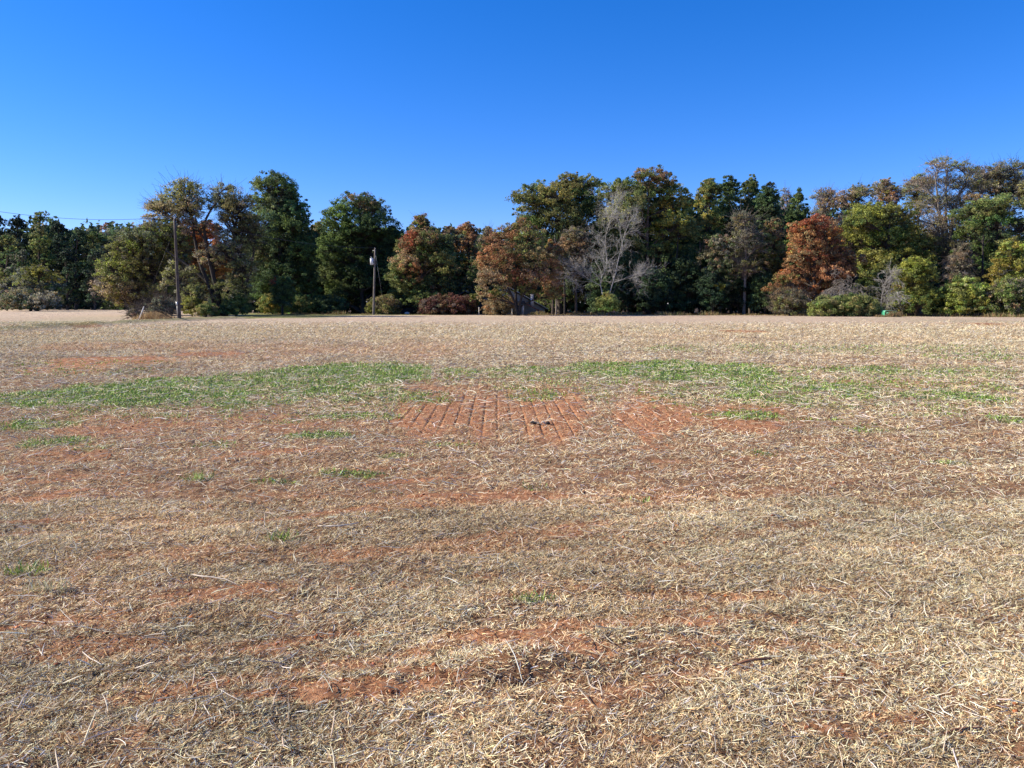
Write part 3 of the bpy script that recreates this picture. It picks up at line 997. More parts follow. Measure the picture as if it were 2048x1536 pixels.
rt('huge yellow-flanked tree, highest and brownest crown of the central wood', 'tree', 1298, 336, 185, 612, 122, [(GN, 3), (OL, 3), (DK, 2)], 'full', name='hickory_tree', leaf=.30, tr=.42,
   custom=[(1300, 352, 28, 14), (1325, 366, 24, 16), (1262, 372, 32, 18), (1228, 385, 26, 18), (1300, 385, 36, 20), (1350, 388, 26, 18), (1370, 410, 18, 20), (1260, 410, 36, 24), (1330, 420, 34, 24), (1345, 460, 34, 28), (1300, 450, 34, 28), (1235, 440, 34, 34), (1255, 500, 40, 34), (1320, 510, 40, 34), (1365, 520, 26, 36), (1270, 560, 44, 34), (1340, 575, 44, 30)],
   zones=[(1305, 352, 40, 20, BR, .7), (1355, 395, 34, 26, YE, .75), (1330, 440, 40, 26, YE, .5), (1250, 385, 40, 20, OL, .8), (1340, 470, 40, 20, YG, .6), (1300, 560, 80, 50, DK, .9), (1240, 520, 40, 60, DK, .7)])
rt('green tree whose left half has turned yellow, first right of the yellow-flanked giant', 'tree', 1420, 355, 78, 600, 126, [(GN, 3), (OL, 2), (DK, 2)], 'tall', name='oak_tree', leaf=.30, zones=[(1405, 420, 26, 40, YE, .55), (1400, 380, 20, 30, OL, .7)], lobes=14, lobe_r=.45)
rt('second of the three round green heads in a row on the central skyline', 'tree', 1460, 350, 62, 600, 128, [(DK, 3), (GN, 3)], 'tall', name='oak_tree', leaf=.30, lobes=14, lobe_r=.5)
rt('third round green head on the central skyline, slightly paler with thin twigs', 'tree', 1500, 350, 58, 600, 130, [(GN, 3), (DK, 2), (OL, 1.4)], 'tall', name='oak_tree', leaf=.30, lobes=14, lobe_r=.5)
rt('dark round-topped oak stepping down at the right end of the central wood', 'tree', 1537, 364, 64, 600, 124, [(DK, 4), (DB, 2)], 'tall', name='oak_tree', leaf=.30, lobes=14, lobe_r=.5)
rt('hazy grey-olive half-bare tree in front of the round green heads', 'tree', 1488, 425, 96, 560, 116, [(GY, 3), (OL, 2), (TN, .8)], 'oval', name='elm_tree', leaf=.22, sparse=.42, twigs=2, bark=M_BARKG)
rt('dim brown tree over the darkest part of the central wood', 'tree', 1440, 470, 90, 600, 117, [(GY, 2), (DK, 3), (BR, .8)], 'round', name='oak_tree', leaf=.27)
rt('brown-topped tree left of the scarlet and orange maple', 'tree', 1548, 438, 84, 600, 117, [(BR, 2.2), (DK, 2), (GY, 1), (OL, 1)], 'oval', name='oak_tree', leaf=.27, zones=[(1550, 530, 40, 26, OL, .7)])
rt('faint pink nearly bare tree poking up between two dark heads', 'tree', 1573, 374, 46, 540, 146, [(PK, 2), (GY, 1)], 'oval', name='maple_tree', leaf=.22, sparse=.6, twigs=2, bark=M_BARKG)
rt('small dark green tree standing up alone between two pinkish bare trees', 'tree', 1598, 377, 56, 560, 134, [(DK, 3), (GN, 1)], 'oval', name='oak_tree', leaf=.28)
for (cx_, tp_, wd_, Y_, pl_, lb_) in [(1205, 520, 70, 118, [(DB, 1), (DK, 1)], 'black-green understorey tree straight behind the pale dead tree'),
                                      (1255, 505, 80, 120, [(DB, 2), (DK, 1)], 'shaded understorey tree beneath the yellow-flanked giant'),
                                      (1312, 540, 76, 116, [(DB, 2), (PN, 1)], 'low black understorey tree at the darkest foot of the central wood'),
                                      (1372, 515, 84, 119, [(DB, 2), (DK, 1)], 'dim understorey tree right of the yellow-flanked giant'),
                                      (1425, 545, 70, 115, [(PN, 1), (DB, 1)], 'low shaded tree with one green spray tinted as if lit, under the dim brown tree'),
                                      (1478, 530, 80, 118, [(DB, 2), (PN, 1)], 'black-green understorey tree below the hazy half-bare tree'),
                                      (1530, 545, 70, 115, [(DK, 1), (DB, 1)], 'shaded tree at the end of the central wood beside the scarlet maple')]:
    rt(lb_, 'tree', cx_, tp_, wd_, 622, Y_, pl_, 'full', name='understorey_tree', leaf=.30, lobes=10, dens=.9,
       zones=[(1438, 573, 12, 10, YG, 1)] if cx_ == 1425 else ())  # the lit spray is put into the leaf colour as a yellow-green zone
bare('dead_tree', 'bare pale grey dead tree standing out against the dark wood', 'tree',
     [[(1214, 628), (1216, 598), (1228, 560), (1240, 510), (1250, 470), (1262, 440)], [(1246, 500), (1240, 450), (1225, 415)], [(1214, 610), (1200, 575), (1206, 545), (1215, 528)], [(1215, 528), (1208, 480), (1222, 430)], [(1228, 565), (1252, 556), (1272, 548)], [(1202, 572), (1180, 560), (1160, 545)]],
     105, M_DEADW, .10, depth=5, seed=5, spread=.5, group=TG, twig=.006, grow=2.1, ratio=.68, kids=3)
rt('green shrub round the foot of the pale dead tree', 'bush', 1218, 588, 52, 626, 104, [(GN, 2), (OL, 2), (YG, .5)], 'round', name='bush', leaf=.22)

# --- right-hand wood
rt('scarlet and orange maple reaching from the skyline down to the field', 'tree', 1632, 430, 150, 610, 109, [(RU, 4), (OR, 1.2), (RD, .7), (BR, 3)], 'full', name='maple_tree', leaf=.28, tr=.3,
   custom=[(1632, 450, 26, 16), (1600, 455, 22, 14), (1612, 480, 30, 22), (1652, 475, 28, 24), (1600, 515, 28, 20), (1640, 515, 34, 24), (1680, 505, 28, 18), (1702, 520, 22, 14), (1610, 548, 28, 16), (1655, 548, 32, 20), (1580, 570, 26, 20), (1625, 582, 30, 18), (1660, 578, 24, 16), (1585, 600, 24, 14), (1700, 545, 20, 14)],
   zones=[(1625, 450, 50, 24, RD, .8), (1610, 500, 30, 20, RD, .5), (1640, 545, 60, 24, RU, .9), (1600, 590, 50, 20, BR, .6), (1650, 585, 24, 16, OR, .9), (1690, 515, 30, 20, BR, .6), (1570, 560, 16, 16, OL, .8)])
rt('brown brushy undergrowth below the scarlet and orange maple', 'bush', 1580, 580, 84, 629, 105, [(BR, 2), (GY, 2), (OL, 1)], 'full', name='bush', leaf=.22, sparse=.2, twigs=2)
rt('low green bramble strip between the maple foot and the green box', 'bush', 1690, 606, 150, 632, 100, [(GN, 2), (OL, 2), (DK, 1)], 'full', name='bush', leaf=.2, depth=.35, lobes=16, lobe_r=.18)
rt('mauve half-bare tree above the scarlet maple', 'tree', 1655, 377, 104, 560, 140, [(PK, 2), (GY, 1.4), (TN, .7)], 'tall', name='maple_tree', leaf=.24, sparse=.35, twigs=2, bark=M_BARKG)
rt('pale tan thin-leaved tree right of the mauve tree on the skyline', 'tree', 1712, 369, 136, 600, 136, [(TN, 2), (OL, 2.4), (GY, 1)], 'tall', name='hickory_tree', leaf=.26, sparse=.25, twigs=1)
rt('salmon-pink tree top between two yellow-green crowns on the right skyline', 'tree', 1775, 361, 116, 560, 138, [(PK, 2), (RU, .6), (TN, 1), (OL, .7)], 'full', name='maple_tree', leaf=.30)
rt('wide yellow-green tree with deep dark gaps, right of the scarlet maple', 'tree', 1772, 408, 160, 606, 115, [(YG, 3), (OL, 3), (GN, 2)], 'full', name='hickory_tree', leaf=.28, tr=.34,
   custom=[(1740, 425, 36, 18), (1715, 445, 26, 18), (1760, 440, 32, 20), (1800, 425, 30, 20), (1730, 480, 34, 22), (1775, 478, 36, 24), (1818, 465, 34, 24), (1750, 520, 38, 24), (1800, 520, 40, 26), (1845, 500, 24, 30), (1760, 560, 44, 26), (1815, 565, 40, 28), (1730, 590, 30, 20)],
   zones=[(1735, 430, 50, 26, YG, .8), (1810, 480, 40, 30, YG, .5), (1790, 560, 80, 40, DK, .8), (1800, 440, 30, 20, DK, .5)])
rt('olive thin-topped tree left of the tallest tree of the right-hand wood', 'tree', 1838, 348, 94, 600, 124, [(OL, 3), (TN, 1.6), (GY, 1)], 'tall', name='hickory_tree', leaf=.26, sparse=.3, twigs=1, lobes=14)
rt('tallest tree of the right-hand wood, see-through with pale upright limbs', 'tree', 1897, 309, 118, 600, 117, [(OL, 2), (GY, 2), (BR, .8)], 'full', name='sycamore_tree', leaf=.22, sparse=.52, twigs=2, bark=M_BARKG, tr=.34, bx=1893,
   custom=[(1893, 322, 22, 10), (1870, 338, 24, 12), (1915, 336, 24, 12), (1945, 340, 22, 12), (1855, 365, 30, 18), (1895, 365, 26, 18), (1930, 368, 30, 20), (1870, 405, 36, 22), (1915, 410, 34, 24), (1950, 380, 20, 20), (1860, 450, 36, 24), (1905, 455, 36, 24), (1880, 500, 40, 26)],
   limbs=[[(1893, 632), (1892, 560), (1890, 470), (1884, 400), (1888, 330)], [(1893, 600), (1897, 500), (1905, 430), (1918, 380), (1945, 345)], [(1890, 560), (1884, 480), (1870, 420), (1858, 350)], [(1893, 590), (1912, 500), (1935, 450), (1960, 400)]])
rt('brown thin-leaved tree with twisting limbs behind the dark broad oak at the right', 'tree', 1995, 322, 112, 600, 124, [(BR, 2), (GY, 2), (OL, 1)], 'full', name='walnut_tree', leaf=.24, sparse=.45, twigs=2,
   custom=[(1965, 350, 28, 16), (1995, 348, 28, 20), (2025, 340, 24, 14), (1975, 380, 30, 20), (2010, 385, 30, 20), (2040, 365, 20, 16), (1990, 420, 44, 24), (1990, 460, 40, 24)], bark=M_BARKD)
rt('green-brown tree cut off by the right edge of the picture', 'tree', 2060, 360, 80, 600, 116, [(OL, 2), (GY, 1), (BR, 1)], 'tall', name='oak_tree', leaf=.27, sparse=.2)
rt('dark broad oak with flat layered boughs near the right edge', 'tree', 1990, 392, 150, 560, 110, [(DK, 3), (GN, 3), (OL, 1)], 'umb', name='oak_tree', leaf=.26, bark=M_BARKD, tr=.34,
   custom=[(1985, 408, 34, 12), (1950, 425, 30, 14), (2020, 420, 32, 14), (1975, 445, 36, 14), (2035, 450, 28, 14), (1940, 460, 24, 14), (2000, 480, 40, 16), (1960, 500, 34, 16), (2045, 500, 26, 24), (1945, 530, 26, 16), (2005, 530, 34, 26)], zones=[(1955, 420, 30, 16, OL, .7)])
rt('yellow-green sapling mound left of the dark hollow, close to the green box', 'tree', 1834, 514, 100, 626, 101, [(YG, 3), (OL, 2.5), (YE, .5), (GN, 1)], 'full', name='sapling', leaf=.24, zones=[(1825, 540, 30, 24, YG, .8), (1840, 610, 50, 18, GN, .9)], lobe_r=.34, lobes=13)
rt('grey-brown vine-hung snag in the middle of the right-hand wood', 'tree', 1924, 485, 52, 590, 107, [(GY, 3), (BR, 1)], 'full', name='snag', leaf=.15, sparse=.3, twigs=3, drop=1.2)
rt('yellow-leaved sapling with a pale stem at the right edge', 'tree', 2024, 478, 82, 600, 101, [(YG, 3), (YE, .8), (OL, 2)], 'oval', name='sapling', leaf=.26, bx=2016, bark=M_BARKP, tr=.13, sparse=.12)
rt('olive and yellow thicket under the vine-hung snag', 'bush', 1930, 556, 100, 630, 99, [(OL, 3), (YG, 2), (GN, 2), (TN, .6)], 'full', name='bush', leaf=.23, zones=[(1965, 575, 20, 12, YG, .9)], lobes=14, lobe_r=.3)
rt('tangled dull green and brown thicket filling the right corner of the wood', 'bush', 2020, 560, 110, 632, 97, [(OL, 2), (GN, 2), (GY, 1.6), (BR, 1)], 'full', name='bush', leaf=.23, lobes=14, lobe_r=.3)
rt('dark green shrub in the hollow between the sapling mound and the olive thicket', 'bush', 1880, 575, 60, 630, 104, [(DK, 3), (GN, 2)], 'full', name='bush', leaf=.24)
bare('brush_arch', 'fountain of bare grey arching branches above the low green brambles', 'brush',
     [[(1712, 630), (1708, 600), (1704, 572)], [(1704, 574), (1680, 585), (1660, 612)], [(1708, 572), (1730, 585), (1742, 605)], [(1700, 572), (1665, 580), (1636, 620)], [(1712, 575), (1720, 600), (1725, 625)], [(1704, 570), (1690, 600), (1684, 625)]],
     102, M_BARKG, .07, depth=4, seed=9, spread=.45, droop=.9, group='bare brush at the foot of the right-hand wood', twig=.013, grow=1.8, kids=4)
bare('brush_fan', 'small fan of pale bare branches beside the yellow-green sapling mound', 'brush',
     [[(1762, 620), (1760, 595), (1764, 572)], [(1764, 576), (1776, 584), (1784, 592)], [(1764, 574), (1772, 560), (1778, 552)], [(1762, 580), (1772, 596), (1780, 604)]],
     101, M_BARKP, .06, depth=4, seed=12, spread=.45, droop=.3, group='bare brush at the foot of the right-hand wood', twig=.012, grow=1.3)

# --- roadside brush left
rt('brown leafless shrub spilling under the feathery yellow-olive tree', 'bush', 322, 606, 64, 632, 90, [(BR, 1), (GY, 3)], 'full', name='bush', leaf=.12, sparse=.5, twigs=3, depth=.6)
rt('round tangle of dead weeds left of the dry grass', 'bush', 267, 623, 34, 640, 80, [(GY, 2), (PK, 1), (BR, 1)], 'round', name='bush', leaf=.10, sparse=.4, twigs=2)
bare('leaning_stems', 'dark bare stems leaning beside the foot of the tall bare pole', 'brush',
     [[(350, 640), (342, 632), (334, 624)], [(346, 640), (338, 630), (331, 622)], [(353, 640), (346, 630), (340, 622)]], Yof(641), M_BARKD, .035, depth=3, seed=3, spread=.3, twig=.01, grow=.6)
rt('olive-brown shrub wrapped round the foot of the transformer pole', 'bush', 768, 594, 72, 628, 119, [(BR, 2), (OL, 2), (GY, 1)], 'full', name='bush', leaf=.22, zones=[(738, 615, 20, 16, YG, .6)])
rt('dark green undergrowth in the shade between the two tall dark oaks', 'bush', 650, 596, 90, 625, 124, [(DK, 2), (DB, 2), (GN, .6)], 'full', name='bush', leaf=.24, lobes=12, lobe_r=.3)
rt('dim green undergrowth behind the black shed', 'bush', 818, 588, 90, 624, 128, [(DK, 2), (GN, 1), (DB, 1)], 'full', name='bush', leaf=.24, lobes=12, lobe_r=.3)
rt('long red-brown hedge of berry canes left of the house', 'bush', 895, 597, 116, 628, 115, [((.15, .07, .05), 3), (BR, 1.2), (GY, 1)], 'full', name='hedge', leaf=.2, depth=.3, lobes=16, lobe_r=.24)
rt('bright green broadleaf shrub against the dark roof end', 'bush', 947, 588, 26, 626, 117, [(YG, 1), (OL, 2), (GN, 1)], 'full', name='bush', leaf=.3)
rt('low rusty weeds in front of the house wall', 'bush', 1000, 616, 70, 629, 112, [(RU, 1), (BR, 2), (GY, 1)], 'full', name='bush', leaf=.16, depth=.3, lobe_r=.2)

# --- dry grass tuft by the pole
n = 2600
Yd = 80
px_ = rng.uniform(276, 340, n)
x = gx(px_, Yd) + 0
y = Yd + rng.normal(0, .8, n)
hh = .28 + .55 * np.exp(-((px_ - 308) / 20) ** 2)
V, F, C = strips(x, y, hh * rng.uniform(.6, 1.2, n), rng.uniform(.015, .03, n), rng.uniform(0, 6.28, n), rng.uniform(.9, 1.5, n), rng.uniform(-1, 1, n), pick(n, [((.55, .40, .20), 3), ((.42, .28, .13), 2), ((.30, .19, .10), 1)]), lift=0 * x, segs=2, z0=height(x, y, False))
tag(mk('dry_grass', V, F, M_STRAW, col=C), 'golden dry grass standing along the bank beside the tall bare pole', 'grass', kind='stuff')


# --- thin weeds where the field meets the wood
n = 9000
px_ = rng.uniform(470, 2140, n)
x = gx(px_, 112)
x = x * edge_y(x) / 112
y = edge_y(x) + rng.normal(-.6, .9, n)
hh = .12 + .5 * sst(.45, .75, fbm(x / 2.2, y * 0 + 1, 221, 3))
V, F, C = strips(x, y, hh * rng.uniform(.5, 1.2, n), rng.uniform(.02, .05, n), rng.uniform(0, 6.28, n), rng.uniform(.7, 1.5, n), rng.uniform(-1, 1, n), pick(n, [((.34, .26, .14), 2), ((.20, .20, .08), 2), ((.22, .12, .06), 1.5), ((.12, .15, .05), 1)]), lift=0 * x, segs=2, z0=height(x, y, False))
tag(mk('edge_weeds', V, F, M_STRAW, col=C), 'thin brown and green weeds where the field meets the wood', 'weeds', kind='stuff')


# --- depth of the woods behind the front trees
def woodland(name, label, spans, n, leaf):
    Vs, Fs, Cs, k = [], [], [], 0
    P = []
    for (p0, p1, Y0, Y1, tp) in spans:
        m = int(n * abs(p1 - p0) / sum(abs(s[1] - s[0]) for s in spans))
        yy = rng.uniform(Y0, Y1, m)
        xx = gx(rng.uniform(p0, p1, m), yy)
        hmax = (628 - tp) * mpp((Y0 + Y1) / 2) * (.72 + .5 * fbm(xx / 5, yy / 5, 201, 3))
        P.append(np.stack([xx, yy, rng.random(m) ** .85 * hmax + .1], 1))
    P = np.concatenate(P)
    n = len(P)
    N = rng.standard_normal((n, 3)) + np.array([0, -.5, .3])
    N /= np.linalg.norm(N, axis=1, keepdims=True)
    T = np.cross(N, rng.standard_normal((n, 3)))
    T /= np.linalg.norm(T, axis=1, keepdims=True)
    B = np.cross(N, T)
    s = leaf * rng.uniform(.6, 1.4, n)[:, None]
    V = np.stack([P - T * s, P - B * s * .6, P + T * s, P + B * s * .6], 1).reshape(-1, 3)
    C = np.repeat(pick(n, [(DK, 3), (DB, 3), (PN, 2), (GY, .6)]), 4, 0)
    tag(mk(name, V, np.arange(n * 4).reshape(-1, 4), M_LEAF, col=C), label, 'woodland', kind='stuff')


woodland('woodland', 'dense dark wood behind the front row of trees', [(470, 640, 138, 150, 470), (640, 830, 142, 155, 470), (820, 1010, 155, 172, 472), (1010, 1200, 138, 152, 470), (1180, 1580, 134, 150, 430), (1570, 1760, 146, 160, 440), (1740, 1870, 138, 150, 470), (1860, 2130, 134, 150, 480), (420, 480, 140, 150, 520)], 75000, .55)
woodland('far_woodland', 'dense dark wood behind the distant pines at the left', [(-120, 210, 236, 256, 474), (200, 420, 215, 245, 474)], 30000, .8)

# trunks that show in the dark of the central wood
k = 0
for (px, Y, r, tp, mt, lb) in [(1112, 114, .16, 470, M_BARKG, 'grey trunk nearest the house chimney, lit low on its left side'), (1128, 118, .18, 450, M_BARKD, 'dark straight trunk between the house and the pale dead tree'),
                               (1332, 116, .12, 520, M_BARKD, 'dim thin trunk at the black foot of the central wood'), (1352, 121, .2, 420, M_BARKD, 'black trunk forking under the yellow-leaved boughs'),
                               (1486, 117, .10, 430, M_BARKD, 'thin dark trunk rising through the hazy half-bare tree'), (1400, 118, .17, 480, M_BARKD, 'dark trunk in the gap beneath the half-yellow tree'),
                               (1960, 107, .2, 470, M_BARKD, 'stout black trunk under the dark broad oak'), (1800, 112, .16, 500, M_BARKD, 'dark trunk inside the wide yellow-green tree')]:
    X = gx(px, Y)
    root = empty('tree', (X, Y, 0), lb, 'tree', 'slim trunks showing inside the woods')
    q = np.linspace(0, 1, 8)
    hT = at(px, tp, Y)[2]
    cur = np.stack([rng.uniform(-.5, .5) * q + .12 * np.sin(q * 5 + k), .1 * np.sin(q * 4), q * hT], 1)
    P, R = [cur], [r * (1 - .6 * q)]
    for j in range(7):
        i = rng.integers(3, 7)
        e = cur[i] + np.array([rng.uniform(-1.6, 1.6), rng.uniform(-1, 1), rng.uniform(.5, 2.2)])
        P.append(bez(cur[i], (cur[i] + e) / 2 + rng.uniform(-.3, .3, 3), e, 8))
        R.append(np.linspace(r * .35, .015, 8))
    V, F = tubes(np.array(P), np.array(R), 6)
    mk('trunk', V, F, mt, root, smooth=True)
    cc = np.array([p[-1] for p in P[1:]] + [cur[-1]])
    V, F, C = leaf_cloud(cc, np.full(len(cc), .8), np.tile([0, 0, 1.], (len(cc), 1)), 26, .28, pal_mix([(DK, 2), (GN, 1)], [], len(cc), cc))
    mk('crown', V, F, M_LEAF, root, col=C)
    k += 1

# ------------------------------------------------------------------ utility poles and lines
M_POLE = mat_plain('weathered_pole', (.17, .145, .125), .85, .3, 3, .3)
M_POLED = mat_plain('creosote_pole', (.07, .055, .045), .85, .35, 3, .3)
M_STEEL = mat_plain('galvanised_steel', (.50, .51, .52), .45, .1, 5, 0, .3)
M_TANK = mat_plain('grey_tank_paint', (.62, .64, .66), .4, .06, 4)
M_WIRE = mat_plain('wire', (.05, .05, .055), .5, .1)
M_PORC = mat_plain('porcelain', (.6, .6, .58), .3, .05)
M_GUARD = mat_plain('guard_plastic', (.75, .70, .58), .6, .08)

Y1 = Yof(641)
b1, t1 = at(359, 641, Y1), at(349, 438, Y1)
b1[2] = gz(b1[0], Y1) - .05
root = empty('utility_pole', b1, 'tall bare dark pole leaning a little, with a grey box near its foot', 'utility pole', 'utility poles')
d1 = t1 - b1
mk('pole', *tubes(np.array([[d1 * q for q in np.linspace(0, 1, 8)] + [d1 * 1.0005]]), np.array([list(np.linspace(.17, .11, 8)) + [.001]]), 14), M_POLED, root, smooth=True)
V, F = join([cyl(d1 + [0, 0, -.02], d1 + [0, 0, .12], .02), cyl(d1 + [0, 0, .10], d1 + [0, 0, .18], .07, .05), cyl(d1 + [0, 0, .18], d1 + [0, 0, .28], .05, .03)])
mk('insulator', V, F, M_PORC, root)
V, F = join([box(-.26, -.10, -.16, .0, 1.28, 1.62), box(-.29, -.08, -.18, .02, 1.62, 1.66), cyl((-.2, -.08, .02), (-.2, -.08, 1.28), .022)])
m_ = mk('meter_box', V + np.array([[.05, 0, 0]]), F, M_STEEL, root)
# guy wire with its pale guard
g0 = at(350, 455, Y1)
g1 = np.array([gx(277, Y1 - .6), Y1 - .6, 0.0])
g1[2] = gz(g1[0], g1[1])
ge = empty('guy_wire', g1, 'slanting stay wire of the tall pole with a pale guard over its lower end', 'guy wire', 'stay wires')
dv = g0 - g1
mk('wire', *cyl((0, 0, 0), dv, .006, None, 5), M_WIRE, ge)
mk('guard', *cyl(dv * .02, dv * .15, .055, .05, 8), M_GUARD, ge)
mk('anchor', *join([cyl((0, 0, -.1), (0, 0, .12), .03), box(-.06, .06, -.06, .06, .0, .03)]), M_STEEL, ge)

Y2 = 115.0
b2, t2 = at(747, 628, Y2), at(750, 498, Y2)
b2[2] = gz(b2[0], Y2) - .05
root = empty('utility_pole', b2, 'pale weathered pole with a white transformer can, rising from the olive-brown shrub', 'utility pole', 'utility poles')
d2 = t2 - b2
mk('pole', *tubes(np.array([[d2 * q for q in np.linspace(0, 1, 8)] + [d2 * 1.0005]]), np.array([list(np.linspace(.17, .11, 8)) + [.001]]), 14), M_POLE, root, smooth=True)
zt = (at(745, 530, Y2) - b2)[2]
zb = (at(745, 517, Y2) - b2)[2]
xo = d2[0] * .8 - .42
tk = mk('transformer', *join([cyl((xo, -.05, zt), (xo, -.05, zb), .24, .24, 18), cyl((xo, -.05, zb), (xo, -.05, zb + .05), .26, .22, 18), box(xo + .2, d2[0] * .8 - .1, -.1, 0, zt + .2, zt + .3), box(xo + .2, d2[0] * .8 - .1, -.1, 0, zb - .3, zb - .2)]), M_TANK, root)
mk('bushing', *cyl((xo - .05, -.05, zb + .04), (xo - .12, -.05, zb + .3), .045, .02), M_PORC, tk)
mk('insulator', *cyl(d2 + [0, 0, -.02], d2 + [0, 0, .2], .04, .03), M_PORC, root)
mk('bracket', *box(d2[0] - .32, d2[0] + .02, -.03, .03, d2[2] - .25, d2[2] - .19), M_STEEL, root)
g1 = at(770, 627, Y2 + 3)
g1[2] = 0
ge = empty('guy_wire', g1, 'thin stay wire falling right from the top of the transformer pole', 'guy wire', 'stay wires')
mk('wire', *cyl((0, 0, 0), t2 - g1 - [0, 0, .3], .011, None, 5), M_STEEL, ge)

# overhead line: runs from the tall pole away past the left of the picture, and on to the transformer pole
def line(p, q, sag, label):
    o = empty('power_line', (0, 0, 0), label, 'wire', 'overhead wires')
    t = np.linspace(0, 1, 40)[:, None]
    P = p * (1 - t) + q * t
    P[:, 2] -= (sag * 4 * t * (1 - t))[:, 0]
    mk('wire', *tubes(P[None], np.full((1, 40), .016), 5), M_WIRE, o)


tp1 = b1 + d1 + np.array([0, 0, .27])
line(tp1, at(-60, 414, 62), .62, 'thin dark wire crossing the sky from the tall pole to the left edge')
line(tp1, b2 + d2 + np.array([0, 0, .2]), .8, 'thin wire sagging between the tall pole and the transformer pole, lost among leaves')

# ------------------------------------------------------------------ house, shed, box, posts
M_SIDE = mat_plain('grey_siding', (.27, .29, .28), .7, .08, 2)
M_ROOF = mat_plain('shingle_roof', (.045, .048, .058), .8, .25, 5, .3)
M_WHITE = mat_plain('white_trim_paint', (.72, .70, .66), .6, .05)
M_TRIM = mat_plain('dimmed_trim', (.42, .41, .39), .7, .15)  # white rake boards dimmed in colour, since light reaches them only in patches
M_GLASS = mat_plain('window_glass', (.02, .025, .03), .1, .1)
M_BRICK = mat_plain('pale_chimney', (.60, .57, .52), .8, .12, 8, .3)
M_DECK = mat_plain('deck_wood', (.16, .08, .06), .8, .25, 4)


def prism(pts_xz, y0, y1):
    a = np.array([(x, y0, z) for x, z in pts_xz] + [(x, y1, z) for x, z in pts_xz], float)
    n = len(pts_xz)
    f = [(i, (i + 1) % n, n + (i + 1) % n, n + i) for i in range(n)]
    return a, f


def gable(x0, x1, zr, ze, xr, y0, y1, th=.18):
    """roof slabs of a gable facing the viewer"""
    out = []
    for xa, xb in ((x0, xr), (xr, x1)):
        za, zb = (ze, zr) if xa == x0 else (zr, ze)
        v = np.array([(xa, y0, za), (xb, y0, zb), (xb, y1, zb), (xa, y1, za), (xa, y0, za + th), (xb, y0, zb + th), (xb, y1, zb + th), (xa, y1, za + th)], float)
        f = np.array([(0, 3, 2, 1), (4, 5, 6, 7), (0, 1, 5, 4), (2, 3, 7, 6), (0, 4, 7, 3), (1, 2, 6, 5)])
        out.append((v, f))
    return join(out)


YH = 120.0
hx = lambda px: gx(px, YH)
hz = lambda py: at(1000, py, YH)[2]
root = empty('house', (hx(1010), YH, 0), 'low grey-sided house with white roof edges, mostly hidden behind the orange-brown maple', 'house')
ox = hx(1010)
xl, xr_ = hx(978) - ox, hx(1090) - ox
rz, ez = hz(572), hz(608)
ridge = hx(1012) - ox
# gable wall (pentagon) split in quads, and the side walls
wv = [(xl, 0, 0), (ridge, 0, 0), (ridge, 0, rz - .25), (xl, 0, ez - .1), (xr_, 0, 0), (xr_, 0, hz(618))]
V = np.array([(a, b, c) for a, b, c in wv] + [(a, 9, c) for a, b, c in wv], float)
F = np.array([(0, 1, 2, 3), (1, 4, 5, 2), (6, 9, 8, 7), (7, 8, 11, 10), (0, 3, 9, 6), (4, 10, 11, 5)])
wall = mk('wall', V, F, M_SIDE, root)
# roof: steep left slab, long right slab
slabs = []
for (xa, za, xb, zb) in ((xl - .5, ez - .55, ridge, rz), (ridge, rz, xr_ + .5, hz(618) - .15)):
    v = np.array([(xa, -.4, za), (xb, -.4, zb), (xb, 9.4, zb), (xa, 9.4, za), (xa, -.4, za + .16), (xb, -.4, zb + .16), (xb, 9.4, zb + .16), (xa, 9.4, za + .16)], float)
    slabs.append((v, np.array([(0, 3, 2, 1), (4, 5, 6, 7), (0, 1, 5, 4), (2, 3, 7, 6), (0, 4, 7, 3), (1, 2, 6, 5)])))
roof = mk('roof', *join(slabs), M_ROOF, root)
rk = []
for (xa, za, xb, zb) in ((xl - .5, ez - .55, ridge, rz), (ridge, rz, xr_ + .5, hz(618) - .15)):
    v = np.array([(xa, -.46, za + .03), (xb, -.46, zb + .03), (xb, -.403, zb + .03), (xa, -.403, za + .03), (xa, -.46, za + .17), (xb, -.46, zb + .17), (xb, -.403, zb + .17), (xa, -.403, za + .17)], float)
    rk.append((v, np.array([(0, 3, 2, 1), (4, 5, 6, 7), (0, 1, 5, 4), (2, 3, 7, 6), (0, 4, 7, 3), (1, 2, 6, 5)])))
mk('rake_board', *join(rk), M_TRIM, roof)
chx = hx(1064) - ox
mk('chimney', *join([box(chx - .24, chx + .24, -.75, -.2, hz(613), hz(590)), box(chx - .3, chx + .3, -.8, -.15, hz(590), hz(588.6))]), M_BRICK, roof)
for px in (1012, 1019):
    f = mk('window', *box(hx(px - 2.4) - ox, hx(px + 2.4) - ox, -.06, .02, hz(621.5), hz(609)), M_WHITE, root)
    mk('pane', *box(hx(px - 1.8) - ox, hx(px + 1.8) - ox, -.08, -.062, hz(620.8), hz(609.8)), M_GLASS, f)
for px in (1024, 1046):
    mk('porch_post', *box(hx(px - 1.4) - ox, hx(px + 1.4) - ox, -1.9, -1.65, 0, hz(608)), M_WHITE, root)
